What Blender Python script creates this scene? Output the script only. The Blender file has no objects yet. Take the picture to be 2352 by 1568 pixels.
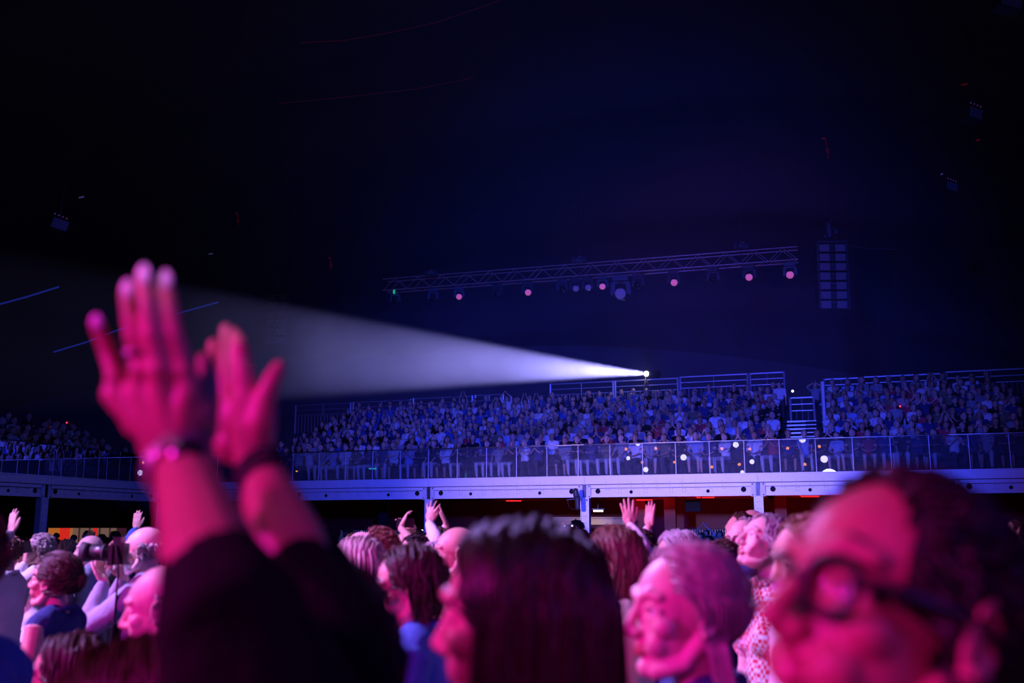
import bpy, math, random
import numpy as np
from mathutils import Vector, Matrix, kdtree
random.seed(7); rng = np.random.default_rng(7)
SC = bpy.context.scene
COL = SC.collection
PI = math.pi

# ------------------------------------------------------------------ camera
W_, H_ = 2352, 1568
LENS = 35.0
FPX = LENS / 36.0 * W_
ZC = 1.75
PITCH = math.atan(431.0 / FPX)
cam = bpy.data.cameras.new('camera'); cam.lens = LENS; cam.sensor_width = 36.0
cam.clip_start = 0.05; cam.clip_end = 300
cam.dof.use_dof = True; cam.dof.focus_distance = 30.0; cam.dof.aperture_fstop = 2.4
co = bpy.data.objects.new('camera', cam); COL.objects.link(co)
co.location = (0, 0, ZC); co.rotation_euler = (PI / 2 + PITCH, 0, 0)
SC.camera = co
_f = np.array([0, math.cos(PITCH), math.sin(PITCH)]); _u = np.array([0, -math.sin(PITCH), math.cos(PITCH)]); _r = np.array([1.0, 0, 0])

def at(px, py, Y):
    """world point seen at photo pixel (px,py), at distance Y in front of the camera"""
    d = _f * FPX + _r * (px - W_ / 2) + _u * (H_ / 2 - py)
    return Vector(d * (Y / d[1])) + Vector((0, 0, ZC))

def proj(p):
    v = np.array(p) - np.array([0, 0, ZC]); k = FPX / max(1e-6, v @ _f)
    return W_ / 2 + k * (v @ _r), H_ / 2 - k * (v @ _u)

# ------------------------------------------------------------------ world, exposure, stage light
SC.view_settings.view_transform = 'Standard'; SC.view_settings.look = 'None'
SC.view_settings.exposure = 0.0; SC.view_settings.gamma = 1.0; SC.view_settings.use_curve_mapping = False
wd = bpy.data.worlds.new('night'); SC.world = wd; wd.use_nodes = True
wd.node_tree.nodes['Background'].inputs[0].default_value = (0.08, 0.06, 0.9, 1)
wd.node_tree.nodes['Background'].inputs[1].default_value = 0.004
cy = SC.cycles
cy.max_bounces = 5; cy.diffuse_bounces = 1; cy.glossy_bounces = 2; cy.transparent_max_bounces = 12
cy.transmission_bounces = 2; cy.volume_bounces = 0; cy.caustics_reflective = False; cy.caustics_refractive = False
cy.use_denoising = True; cy.use_adaptive_sampling = True; cy.adaptive_threshold = 0.06

def spot(name, loc, target, color, power, size_deg, blend=0.5, radius=0.3, parent=None):
    l = bpy.data.lights.new(name, 'SPOT'); l.energy = power; l.color = color
    l.spot_size = math.radians(size_deg); l.spot_blend = blend; l.shadow_soft_size = radius
    o = bpy.data.objects.new(name, l); COL.objects.link(o)
    o.location = loc; o.rotation_euler = (Vector(target) - Vector(loc)).to_track_quat('-Z', 'Y').to_euler()
    return o

STAGE = Vector((-13, -1, 6.5))
# magenta front light from the stage over the nearest rows
spot('stage_magenta', (-8, -2.2, 4.6), (0.2, 2.6, 1.4), (1.0, 0.012, 0.66), 3700, 66, 0.8, 0.5)
spot('added_magenta_front', (-1.9, -8, 5.6), (0.1, 1.6, 1.6), (1.0, 0.012, 0.60), 1050, 30, 0.8, 0.4)  # second magenta spot added to reach cheeks the raised arms shade
spot('stage_pink_back', (-16, 1.5, 6.5), (-1.5, 8.0, 1.4), (1.0, 0.13, 0.80), 5600, 34, 0.9, 0.5)
# lavender follow light on the balcony front
spot('stage_lavender', (-8, 8, 4.4), at(1440, 1118, 33.0), (0.52, 0.32, 1.0), 23000, 37, 0.9, 0.4).scale = (1, .26, 1)
spot('stage_lavender_crowd', (-9, 4, 8.0), (0.8, 7.0, 1.4), (0.46, 0.28, 1.0), 13000, 55, 0.6, 0.5)
spot('stage_violet_truss', (-1, 8, 4.5), at(1680, 615, 38.5), (0.75, 0.16, 1.0), 2600, 22, 1.0, 0.3)
spot('added_blond_hair_spot', (-3, 8.5, 7.0), (.40, 1.95, 1.66), (0.46, 0.26, 1.0), 6500, 11, 0.6, 0.2)  # small spot added to bring lavender light onto the blond hair
# added narrow spot aimed at the raised fingertips, standing for a beam's edge
spot('added_fingertip_spot', (-5, -7, 4.2), (-.36, 1.0, 2.155), (0.46, 0.42, 1.0), 2000, 2.2, 0.35, 0.04)
# deep blue wash over the hall
spot('stage_blue_stand', (1, 7, 4.6), at(1400, 985, 38), (0.06, 0.055, 1.0), 27000, 66, 1.0, 0.5).scale = (1, .34, 1)
spot('stage_blue', (-4, -4, 9), at(1480, 940, 40), (0.015, 0.06, 1.0), 34000, 43, 1.0, 0.6)
spot('stage_blue_side', (-3, -4, 8), at(60, 1090, 34), (0.015, 0.05, 1.0), 9000, 26, 1.0, 0.6)
spot('stage_blue_low', (10, -5, 8), (0.5, 6, 1.2), (0.02, 0.05, 1.0), 1300, 70, 0.8, 0.6)

# ------------------------------------------------------------------ helpers: meshes
def tag(o, label=None, cat=None, group=None, kind=None):
    if label: o['label'] = label
    if cat: o['category'] = cat
    if group: o['group'] = group
    if kind: o['kind'] = kind
    return o

def unit(v):
    v = np.asarray(v, float); n = np.linalg.norm(v); return v / n if n > 1e-9 else v

class G:
    def __init__(s, M=None): s.V = []; s.F = []; s.T = []; s.n = 0; s.M = M; s.t = 0
    def add(s, V, F, t=None):
        V = np.asarray(V, float)
        if s.M is not None:
            m = np.array(s.M); V = V @ m[:3, :3].T + m[:3, 3]
        s.V.append(V); s.F.extend([tuple(i + s.n for i in f) for f in F]); s.T.extend([s.t if t is None else t] * len(F)); s.n += len(V)
        return s
    def tube(s, pts, rad, n=10, t=None, caps=True, flat=1.0, up=None):
        P = [np.asarray(p, float) for p in pts]
        R = [rad] * len(P) if np.isscalar(rad) else list(rad)
        if caps:
            a = unit(P[0] - P[1]); b = unit(P[-1] - P[-2])
            pre = [(P[0] + a * R[0] * math.sin(x), R[0] * math.cos(x)) for x in (1.45, 0.95, 0.45)]
            post = [(P[-1] + b * R[-1] * math.sin(x), R[-1] * math.cos(x)) for x in (0.45, 0.95, 1.45)]
            P = [q[0] for q in pre] + P + [q[0] for q in post]; R = [q[1] for q in pre] + R + [q[1] for q in post]
        P = np.array(P); m = len(P)
        T = np.gradient(P, axis=0); T = T / np.maximum(1e-9, np.linalg.norm(T, axis=1))[:, None]
        x = np.array(up if up is not None else ((0, 0, 1.0) if abs(T[0][2]) < 0.9 else (1.0, 0, 0)), float)
        ang = np.arange(n) * 2 * PI / n; V = []
        for i in range(m):
            x = x - T[i] * (x @ T[i]); x = unit(x); y = np.cross(T[i], x)
            V.append(P[i] + R[i] * (np.cos(ang)[:, None] * x * flat + np.sin(ang)[:, None] * y))
        V = np.concatenate(V); F = []
        for i in range(m - 1):
            for j in range(n):
                k = (j + 1) % n; F.append((i * n + j, i * n + k, (i + 1) * n + k, (i + 1) * n + j))
        F.append(tuple(range(n - 1, -1, -1))); F.append(tuple((m - 1) * n + j for j in range(n)))
        return s.add(V, F, t)
    def ell(s, c, r, R=None, n=16, m=10, t=None, keep=None):
        r = (r, r, r) if np.isscalar(r) else r
        V = [(0, 0, 1.0)]
        for i in range(1, m):
            th = PI * i / m
            for j in range(n): V.append((math.sin(th) * math.cos(2 * PI * j / n), math.sin(th) * math.sin(2 * PI * j / n), math.cos(th)))
        V.append((0, 0, -1.0)); V = np.array(V) * np.array(r)
        if R is not None: V = V @ np.array(R).T
        V = V + np.array(c, float); F = []
        for j in range(n): F.append((0, 1 + j, 1 + (j + 1) % n))
        for i in range(m - 2):
            for j in range(n):
                a = 1 + i * n; k = (j + 1) % n; F.append((a + j, a + n + j, a + n + k, a + k))
        a = 1 + (m - 2) * n; L = len(V) - 1
        for j in range(n): F.append((a + j, L, a + (j + 1) % n))
        if keep is not None: F = [f for f in F if keep(V[list(f)].mean(axis=0))]
        return s.add(V, F, t)
    def box(s, lo, hi, R=None, c=None, t=None):
        V = np.array([(x, y, z) for x in (lo[0], hi[0]) for y in (lo[1], hi[1]) for z in (lo[2], hi[2])], float)
        if R is not None: V = V @ np.array(R).T
        if c is not None: V = V + np.array(c, float)
        return s.add(V, [(0, 1, 3, 2), (4, 6, 7, 5), (0, 4, 5, 1), (2, 3, 7, 6), (0, 2, 6, 4), (1, 5, 7, 3)], t)
    def bar(s, a, b, w, h=None, t=None):
        """rectangular bar from a to b"""
        h = h or w; a = np.array(a, float); b = np.array(b, float); d = unit(b - a)
        x = np.cross(d, (0, 0, 1.0)); x = unit(x) if np.linalg.norm(x) > 1e-4 else np.array([1.0, 0, 0]); y = np.cross(d, x)
        V = []
        for p in (a, b):
            for i, j in ((-1, -1), (1, -1), (1, 1), (-1, 1)): V.append(p + x * w / 2 * i + y * h / 2 * j)
        return s.add(V, [(3, 2, 1, 0), (4, 5, 6, 7), (0, 1, 5, 4), (1, 2, 6, 5), (2, 3, 7, 6), (3, 0, 4, 7)], t)
    def disc(s, c, axis, r, depth, n=16, t=None):
        a = unit(axis); c = np.array(c, float)
        return s.tube([c - a * depth / 2, c + a * depth / 2], r, n=n, t=t, caps=False)
    def mesh(s, name):
        me = bpy.data.meshes.new(name)
        V = np.concatenate(s.V) if s.V else np.zeros((0, 3))
        me.from_pydata(V.tolist(), [], s.F); me.update()
        return me

# temp scene in which remeshing modifiers are evaluated
TS = bpy.data.scenes.new('workshop')
def remeshed(g, voxel, smooth=4, disp=None):
    me = g.mesh('tmp'); o = bpy.data.objects.new('tmp', me); TS.collection.objects.link(o)
    m = o.modifiers.new('r', 'REMESH'); m.mode = 'VOXEL'; m.voxel_size = voxel
    if smooth:
        k = o.modifiers.new('s', 'SMOOTH'); k.factor = 0.5; k.iterations = smooth
    if disp:
        tx = bpy.data.textures.new('folds', 'CLOUDS'); tx.noise_scale = disp[0]; tx.noise_depth = 2
        d = o.modifiers.new('d', 'DISPLACE'); d.texture = tx; d.strength = disp[1]; d.mid_level = 0.5; d.texture_coords = 'LOCAL'
    with bpy.context.temp_override(scene=TS, view_layer=TS.view_layers[0]): dg = bpy.context.evaluated_depsgraph_get()
    dg.update()
    out = bpy.data.meshes.new_from_object(o.evaluated_get(dg), depsgraph=dg)
    bpy.data.objects.remove(o); bpy.data.meshes.remove(me)
    return out

def paint(me, g, mats):
    """give each face the material of the nearest source piece"""
    for m in mats: me.materials.append(m)
    V = np.concatenate(g.V); kd = kdtree.KDTree(len(g.F))
    for i, f in enumerate(g.F): kd.insert(V[list(f)].mean(axis=0), i)
    kd.balance()
    idx = [g.T[kd.find(p.center)[1]] for p in me.polygons]
    me.polygons.foreach_set('material_index', idx); me.update()

def link(name, me, mat=None, parent=None, loc=None, smooth=True):
    if mat is not None:
        for m in (mat if isinstance(mat, (list, tuple)) else [mat]): me.materials.append(m)
    if smooth: me.polygons.foreach_set('use_smooth', [True] * len(me.polygons))
    me.name = name
    o = bpy.data.objects.new(name, me); COL.objects.link(o)
    if parent is not None: o.parent = parent
    if loc is not None: o.location = loc
    return o

def flat(name, g, mat, parent=None, loc=None, multi=False):
    me = g.mesh(name)
    if multi: me.polygons.foreach_set('material_index', g.T)
    return link(name, me, mat, parent, loc, smooth=False)

def empty(name, loc=(0, 0, 0), rotz=0):
    o = bpy.data.objects.new(name, None); COL.objects.link(o); o.location = loc; o.rotation_euler = (0, 0, rotz); o.empty_display_size = 0.1
    return o

def copy_tree(o, parent=None):
    c = o.copy(); COL.objects.link(c); c.parent = parent
    for ch in o.children: copy_tree(ch, c)
    return c

# ------------------------------------------------------------------ materials
def mat(name, col, rough=0.6, metal=0.0, var=0.0, scale=8.0, bump=0.0, emit=None, spec=0.5, stretch=None, bscale=None):
    m = bpy.data.materials.new(name); m.use_nodes = True; nt = m.node_tree; b = nt.nodes['Principled BSDF']
    b.inputs['Base Color'].default_value = (*col, 1); b.inputs['Roughness'].default_value = rough; b.inputs['Metallic'].default_value = metal
    b.inputs['Specular IOR Level'].default_value = spec
    if var or bump:
        tc = nt.nodes.new('ShaderNodeTexCoord'); mp = nt.nodes.new('ShaderNodeMapping'); nt.links.new(tc.outputs['Object'], mp.inputs[0])
        if stretch: mp.inputs['Scale'].default_value = stretch
        nz = nt.nodes.new('ShaderNodeTexNoise'); nz.inputs['Scale'].default_value = scale; nz.inputs['Detail'].default_value = 4; nt.links.new(mp.outputs[0], nz.inputs[0])
        if var:
            mx = nt.nodes.new('ShaderNodeMix'); mx.data_type = 'RGBA'
            mx.inputs[6].default_value = (*[c * (1 - var) for c in col], 1); mx.inputs[7].default_value = (*[min(1, c * (1 + var)) for c in col], 1)
            nt.links.new(nz.outputs[0], mx.inputs[0]); nt.links.new(mx.outputs[2], b.inputs['Base Color'])
        if bump:
            n2 = nz
            if bscale:
                n2 = nt.nodes.new('ShaderNodeTexNoise'); n2.inputs['Scale'].default_value = bscale; nt.links.new(mp.outputs[0], n2.inputs[0])
            bp = nt.nodes.new('ShaderNodeBump'); bp.inputs['Strength'].default_value = bump; bp.inputs['Distance'].default_value = 0.01
            nt.links.new(n2.outputs[0], bp.inputs['Height']); nt.links.new(bp.outputs[0], b.inputs['Normal'])
    if emit:
        b.inputs['Emission Color'].default_value = (*emit[0], 1); b.inputs['Emission Strength'].default_value = emit[1]
    return m

SKIN = mat('skin', (0.62, 0.38, 0.28), 0.5, var=0.12, scale=30, bump=0.12, bscale=140)
SKIN_TAN = mat('skin_tan', (0.48, 0.26, 0.17), 0.42, var=0.14, scale=30, bump=0.12, bscale=160)
SKIN_PALE = mat('skin_pale', (0.75, 0.52, 0.43), 0.5, var=0.1, scale=30, bump=0.12, bscale=140)
LIP = mat('lip', (0.45, 0.14, 0.13), 0.4)
def hairmat(n, c, r=0.45): return mat(n, c, r, var=0.45, scale=60, bump=0.5, stretch=(1, 1, 0.25))
H_BLACK = hairmat('hair_black', (0.012, 0.009, 0.008)); H_DARK = hairmat('hair_dark_brown', (0.05, 0.025, 0.016)); H_BROWN = hairmat('hair_brown', (0.16, 0.08, 0.045))
H_BLOND = hairmat('hair_blond', (0.36, 0.30, 0.28)); H_GREY = hairmat('hair_grey', (0.42, 0.40, 0.40)); H_RED = hairmat('hair_auburn', (0.12, 0.03, 0.02)); H_STRIPE = hairmat('hair_streaked', (0.45, 0.38, 0.32))
def cloth(n, c, r=0.85, v=0.1): return mat(n, c, r, var=v, scale=9, bump=0.35, bscale=60, spec=0.2)
C_BLACK = cloth('black_cloth', (0.006, 0.006, 0.007)); C_NAVY = cloth('navy_cloth', (0.03, 0.05, 0.16)); C_DENIM = cloth('denim_cloth', (0.30, 0.34, 0.42))
C_WHITE = cloth('white_cloth', (0.78, 0.76, 0.76)); C_GREY = cloth('grey_cloth', (0.34, 0.33, 0.30)); C_BLUE = cloth('blue_cloth', (0.06, 0.14, 0.42)); C_BEIGE = cloth('beige_cloth', (0.6, 0.5, 0.38))
C_TROUSER = cloth('dark_trousers', (0.04, 0.045, 0.06)); C_PINK = cloth('rose_cloth', (0.55, 0.25, 0.3))
EYEW = mat('eye_white', (0.75, 0.72, 0.7), 0.2); EYED = mat('eye_iris', (0.03, 0.03, 0.05), 0.15)
PLASTIC = mat('black_plastic', (0.012, 0.012, 0.014), 0.35, var=0.1); RUBBER = mat('black_rubber', (0.02, 0.02, 0.02), 0.7, bump=0.2)
METAL = mat('brushed_steel', (0.7, 0.7, 0.72), 0.3, 1.0, bump=0.05, var=0.08); STEEL_D = mat('dark_steel', (0.09, 0.09, 0.10), 0.45, 0.6, var=0.2)
ALU = mat('painted_aluminium', (0.86, 0.86, 0.90), 0.5, 0.15, var=0.08, scale=3, bump=0.04, bscale=80)
ALU2 = mat('painted_aluminium_band', (0.74, 0.74, 0.79), 0.55, 0.15, var=0.08, scale=3)
HOLE = mat('hole_dark', (0.004, 0.004, 0.006), 0.9); NAIL = mat('pale_nail', (0.80, 0.78, 0.82), 0.25)  # hole_dark puts the shade inside holes and gaps into the colour
TENT = mat('tent_fabric', (0.16, 0.15, 0.17), 0.85, var=0.2, scale=0.4, bump=0.2); FLOORM = mat('dark_floor', (0.03, 0.03, 0.035), 0.7, var=0.3, scale=2)
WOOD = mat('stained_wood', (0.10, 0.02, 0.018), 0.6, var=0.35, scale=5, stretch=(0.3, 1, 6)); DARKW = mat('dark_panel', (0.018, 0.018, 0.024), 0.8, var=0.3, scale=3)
RIG = mat('rig_black', (0.05, 0.05, 0.06), 0.5, 0.2, var=0.2); CHROME = mat('truss_aluminium', (0.45, 0.45, 0.48), 0.4, 0.7, var=0.1)
GRILLE = mat('speaker_grille', (0.22, 0.22, 0.26), 0.7, var=0.25, scale=90)
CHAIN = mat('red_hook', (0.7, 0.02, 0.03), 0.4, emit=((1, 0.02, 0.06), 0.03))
LENS_P = mat('lamp_lens_pink', (0.9, 0.5, 0.7), 0.25, emit=((1.0, 0.16, 0.50), 0.42), var=0.5, scale=40)  # weak pink emission stands in for stage light the lenses reflect
LENS_D = mat('lamp_lens_dim', (0.25, 0.2, 0.5), 0.1, emit=((0.3, 0.2, 1.0), 0.10))
WARM = mat('warm_lamp', (1, 0.8, 0.4), 0.3, emit=((1.0, 0.72, 0.30), 9)); STAGEL = mat('stage_lamp_lens', (1, 1, 1), 0.2, emit=((0.62, 0.55, 1.0), 24)); STAGEO = mat('stage_lamp_amber', (1, 0.5, 0.2), 0.2, emit=((1.0, 0.30, 0.04), 16))
FOLLOW = mat('follow_lens', (1, 1, 1), 0.2, emit=((1.0, 0.85, 0.75), 60)); REDL = mat('red_led', (1, 0, 0), 0.3, emit=((1, 0.02, 0.05), 6)); GREENL = mat('green_lamp', (0, 1, 0.4), 0.3, emit=((0.02, 0.6, 0.25), 0.6)); WHITEL = mat('white_led', (1, 1, 1), 0.3, emit=((0.5, 0.6, 1.0), 6))
STEPL = mat('step_nosing', (0.75, 0.75, 0.8), 0.4, 0.2)

def crowd_shirt():
    m = mat('spectator_top', (0.5, 0.5, 0.5), 0.8, spec=0.2); nt = m.node_tree; b = nt.nodes['Principled BSDF']
    oi = nt.nodes.new('ShaderNodeObjectInfo'); nt.links.new(oi.outputs['Color'], b.inputs['Base Color']); return m
C_CROWD = crowd_shirt()

def check_mat():
    m = mat('red_white_check', (0.8, 0.8, 0.8), 0.8, spec=0.2); nt = m.node_tree; b = nt.nodes['Principled BSDF']
    tc = nt.nodes.new('ShaderNodeTexCoord'); mp = nt.nodes.new('ShaderNodeMapping'); mp.inputs['Scale'].default_value = (60, 60, 60); mp.inputs['Rotation'].default_value = (0, 0.12, 0.15)
    ck = nt.nodes.new('ShaderNodeTexChecker'); ck.inputs['Scale'].default_value = 1.0; ck.inputs[1].default_value = (0.85, 0.8, 0.82, 1); ck.inputs[2].default_value = (0.75, 0.02, 0.06, 1)
    nt.links.new(tc.outputs['Object'], mp.inputs[0]); nt.links.new(mp.outputs[0], ck.inputs[0]); nt.links.new(ck.outputs[0], b.inputs['Base Color']); return m
C_CHECK = check_mat()

def glass_mat():
    m = bpy.data.materials.new('rail_glass'); m.use_nodes = True; nt = m.node_tree; nt.nodes.clear()
    out = nt.nodes.new('ShaderNodeOutputMaterial'); tr = nt.nodes.new('ShaderNodeBsdfTransparent'); tr.inputs[0].default_value = (0.93, 0.96, 0.97, 1)
    gl = nt.nodes.new('ShaderNodeBsdfGlossy'); gl.inputs['Roughness'].default_value = 0.0; df = nt.nodes.new('ShaderNodeBsdfDiffuse'); df.inputs[0].default_value = (0.5, 0.5, 0.55, 1)
    fr = nt.nodes.new('ShaderNodeFresnel'); fr.inputs[0].default_value = 1.5; nz = nt.nodes.new('ShaderNodeTexNoise'); nz.inputs['Scale'].default_value = 6; nz.inputs['Detail'].default_value = 6
    ml = nt.nodes.new('ShaderNodeMath'); ml.operation = 'MULTIPLY'; ml.inputs[1].default_value = 0.13; nt.links.new(nz.outputs[0], ml.inputs[0])
    m1 = nt.nodes.new('ShaderNodeMixShader'); m2 = nt.nodes.new('ShaderNodeMixShader')
    nt.links.new(ml.outputs[0], m1.inputs[0]); nt.links.new(tr.outputs[0], m1.inputs[1]); nt.links.new(df.outputs[0], m1.inputs[2])
    nt.links.new(fr.outputs[0], m2.inputs[0]); nt.links.new(m1.outputs[0], m2.inputs[1]); nt.links.new(gl.outputs[0], m2.inputs[2]); nt.links.new(m2.outputs[0], out.inputs[0]); return m
GLASS = glass_mat()
def lensglass():
    m = bpy.data.materials.new('spectacle_glass'); m.use_nodes = True; nt = m.node_tree; nt.nodes.clear()
    out = nt.nodes.new('ShaderNodeOutputMaterial'); tr = nt.nodes.new('ShaderNodeBsdfTransparent'); gl = nt.nodes.new('ShaderNodeBsdfGlossy'); gl.inputs['Roughness'].default_value = 0.05
    mx = nt.nodes.new('ShaderNodeMixShader'); mx.inputs[0].default_value = 0.08
    nt.links.new(tr.outputs[0], mx.inputs[1]); nt.links.new(gl.outputs[0], mx.inputs[2]); nt.links.new(mx.outputs[0], out.inputs[0]); return m
SPECG = lensglass()

# ------------------------------------------------------------------ the stand's own frame
Y0 = 36.0
Pa = at(985, 1100, Y0); Pb = at(1342, 1092, Y0 * 0.9485)
U = np.array([Pb.x - Pa.x, Pb.y - Pa.y, 0]); BAY = float(np.linalg.norm(U)); U = U / BAY
NB = np.array([-U[1], U[0], 0])          # away from the camera
C0 = np.array([Pa.x, Pa.y, 0]) - U * BAY * 2   # corner column
DECK = Pa.z
SB = 5.85 * BAY
def S(s, t, z): return C0 + U * s + NB * t + np.array([0, 0, z])
WP = at(0, 1091, 32.0); WP = np.array([WP.x, WP.y, 0])
Wd = unit(WP - C0); WN = np.array([Wd[1], -Wd[0], 0])
if WN[0] > 0: WN = -WN
def SW(s, t, z): return C0 + Wd * s + WN * t + np.array([0, 0, z])
def s_of(px, t=0.0, z=4.0):
    lo, hi = -3.0, 45.0
    for _ in range(40):
        mid = (lo + hi) / 2
        if proj(S(mid, t, z))[0] < px: lo = mid
        else: hi = mid
    return (lo + hi) / 2
def sw_of(px, t=0.0, z=4.0):
    lo, hi = -1.0, 20.0
    for _ in range(40):
        mid = (lo + hi) / 2
        if proj(SW(mid, t, z))[0] > px: lo = mid
        else: hi = mid
    return (lo + hi) / 2

# ------------------------------------------------------------------ hall shell
g = G(); g.box((-45, -6, -0.1), (45, 62, 0)); tag(flat('floor', g, FLOORM), kind='structure')
def arch(name, m):
    """scalloped tent roof falling towards the far side"""
    V = []; F = []; nx, ny = 120, 90
    for j in range(ny + 1):
        y = -6 + 74 * j / ny
        for i in range(nx + 1):
            x = -45 + 90 * i / nx
            z = 24.5 - 0.0042 * (y - 8) ** 2 - 0.004 * x * x + 0.7 * abs(math.sin((y + 0.16 * x + 1.2 * math.sin(x * 0.13)) * PI / 8.5)) ** 0.6
            V.append((x, y, z))
    for j in range(ny):
        for i in range(nx):
            a = j * (nx + 1) + i; F.append((a, a + nx + 1, a + nx + 2, a + 1))
    g = G(); g.add(V, F); return link(name, g.mesh(name), m)
tag(arch('ceiling', TENT), kind='structure')
g = G(); g.box((-45, 61.5, 0), (45, 61.8, 24)); tag(flat('wall_back', g, TENT), kind='structure')
g = G(); g.box((-45.3, -6, 0), (-45, 62, 24)); tag(flat('wall_left', g, DARKW), kind='structure')
g = G(); g.box((45, -6, 0), (45.3, 62, 24)); tag(flat('wall_right', g, DARKW), kind='structure')

# roof cables and tent folds as thin tubes, faint light put in as emission
def cable(pts, r, m, label):
    g = G(); g.tube([at(*p) for p in pts], r, n=6); return tag(link('roof_line', g.mesh('roof_line'), m), label, 'cable', 'cables and keder lines under the tent roof')
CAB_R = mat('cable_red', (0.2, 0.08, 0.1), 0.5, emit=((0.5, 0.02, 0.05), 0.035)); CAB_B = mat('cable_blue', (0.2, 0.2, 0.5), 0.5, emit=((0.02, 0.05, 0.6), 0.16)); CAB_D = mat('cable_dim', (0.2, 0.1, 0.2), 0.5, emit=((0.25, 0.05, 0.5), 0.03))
cable([(690, 98, 34), (790, 93, 34), (900, 74, 34), (1000, 52, 34), (1100, 18, 34), (1165, -6, 34)], 0.012, CAB_R, 'thin reddish roof line climbing steeply out of the top of the picture')
cable([(640, 238, 40), (800, 222, 40), (960, 204, 40), (1100, 176, 40), (1300, 150, 40), (1520, 108, 40)], 0.012, CAB_R, 'thin reddish roof line across the dark tent below the highest one')
cable([(870, 333, 46), (1000, 332, 46), (1120, 322, 46), (1210, 296, 46), (1330, 274, 46), (1490, 272, 46), (1620, 262, 46), (1790, 226, 46)], 0.013, CAB_D, 'thin violet wavy roof line above the lighting truss')
cable([(-10, 701, 30), (60, 682, 30), (134, 659, 30)], 0.03, CAB_B, 'thin blue glowing tension cable at the dark edge high above the clapping hands')
cable([(124, 808, 32), (200, 785, 32), (270, 758, 32), (500, 694, 32)], 0.028, CAB_B, 'thin blue glowing tension cable passing behind the raised fingers')
cable([(1955, 563, 36), (1985, 570, 36), (2060, 573, 36)], 0.006, CAB_D, 'slack dim signal cable leaving the top of the big speaker array')

# ------------------------------------------------------------------ balcony front: beams, columns, glass
def localbox(g, F, s0, s1, t0, t1, z0, z1, t=None):
    V = np.array([F(s, tt, z) for s in (s0, s1) for tt in (t0, t1) for z in (z0, z1)])
    g.add(V, [(0, 1, 3, 2), (4, 6, 7, 5), (0, 4, 5, 1), (2, 3, 7, 6), (0, 2, 6, 4), (1, 5, 7, 3)], t)

def beam(F, s0, s1, label, light=True):
    o = Vector(F((s0 + s1) / 2, 0, DECK - .7)); r = empty('balcony_beam', o)
    def L(g):
        for v in g.V: v -= np.array(o)
        return g
    g = G(); localbox(g, F, s0 + .004, s1 - .004, 0, .16, DECK - .27, DECK)
    localbox(g, F, s0, s1, -.03, .16, DECK - .02, DECK + .02); flat('deck_edge', L(g), ALU, r)
    g = G(); localbox(g, F, s0 + .18, s1 - .18, .035, .2, DECK - .70, DECK - .285); localbox(g, F, s0 + .18, s1 - .18, .0, .2, DECK - .705, DECK - .64)
    localbox(g, F, s0 + .18, s1 - .18, .0, .2, DECK - .40, DECK - .30); flat('beam_web', L(g), ALU, r)
    g = G(); localbox(g, F, s0 + .1, s1 - .1, .02, .2, DECK - .29, DECK - .27); localbox(g, F, s0 + .18, s1 - .18, -.004, .02, DECK - .415, DECK - .405); flat('gap_shade_strip', L(g), HOLE, r)  # near-black strips draw the shade in the gaps
    nrm = unit(F(0, 1, 0) - F(0, 0, 0))
    for q, rad in ((.46, .085), (1.6, .055), (s1 - s0 - 1.6, .055), (s1 - s0 - .46, .085)):
        c = F(s0 + q, .03, DECK - .52 + (.02 if rad > .06 else -.02)) - np.array(o); g = G(); g.disc(c, nrm, rad, .02); flat('round_hole', g, HOLE, r)
    g = G()
    q = .75
    while q < s1 - s0 - .7:
        for dz in (-.455, -.56) if int(q * 4) % 3 else (-.455,):
            for dx in (0, .09): g.disc(F(s0 + q + dx, .03, DECK + dz) - np.array(o), nrm, .011, .012, n=6)
        g.disc(F(s0 + q, -.002, DECK - .22) - np.array(o), nrm, .009, .012, n=6); g.disc(F(s0 + q, -.002, DECK - .35) - np.array(o), nrm, .010, .012, n=6)
        q += .43
    flat('bolt_holes', g, HOLE, r)['kind'] = 'stuff'
    tag(r, label, 'beam', 'painted beams along the balcony front')

def column(F, s, label):
    o = Vector(F(s, .1, 0)); r = empty('balcony_column', o); oo = np.array(o); nrm = unit(F(0, 1, 0) - F(0, 0, 0))
    def L(g):
        for v in g.V: v -= oo
        return g
    g = G(); localbox(g, F, s - .15, s + .15, .02, .24, 0, DECK - .29); localbox(g, F, s - .15, s - .12, -.01, .24, 0, DECK - .3); localbox(g, F, s + .12, s + .15, -.01, .24, 0, DECK - .3); flat('post', L(g), ALU, r)
    for sg in (-1, 1):
        g = G(); localbox(g, F, s + sg * .15 - .075, s + sg * .15 + .075, -.035, .03, DECK - .73, DECK - .30); a = flat('bracket_plate', L(g), ALU2, r)
        g = G()
        for dz in (-.34, -.68): g.disc(F(s + sg * .17, -.04, DECK + dz) - oo, nrm, .02, .02, n=8)
        flat('bolt', g, HOLE, a)
    g = G()
    for dx in (-.04, 0, .04): localbox(g, F, s + dx - .008, s + dx + .008, -.025, .02, DECK - .71, DECK - .29)
    flat('slot', L(g), HOLE, r)
    g = G()
    for k in range(5):
        for dx in (-.04, .04): g.disc(F(s + dx, .018, DECK - .9 - .22 * k) - oo, nrm, .012, .01, n=6)
    flat('bolt_holes', g, HOLE, r)['kind'] = 'stuff'
    tag(r, label, 'column', 'columns carrying the balcony')

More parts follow.
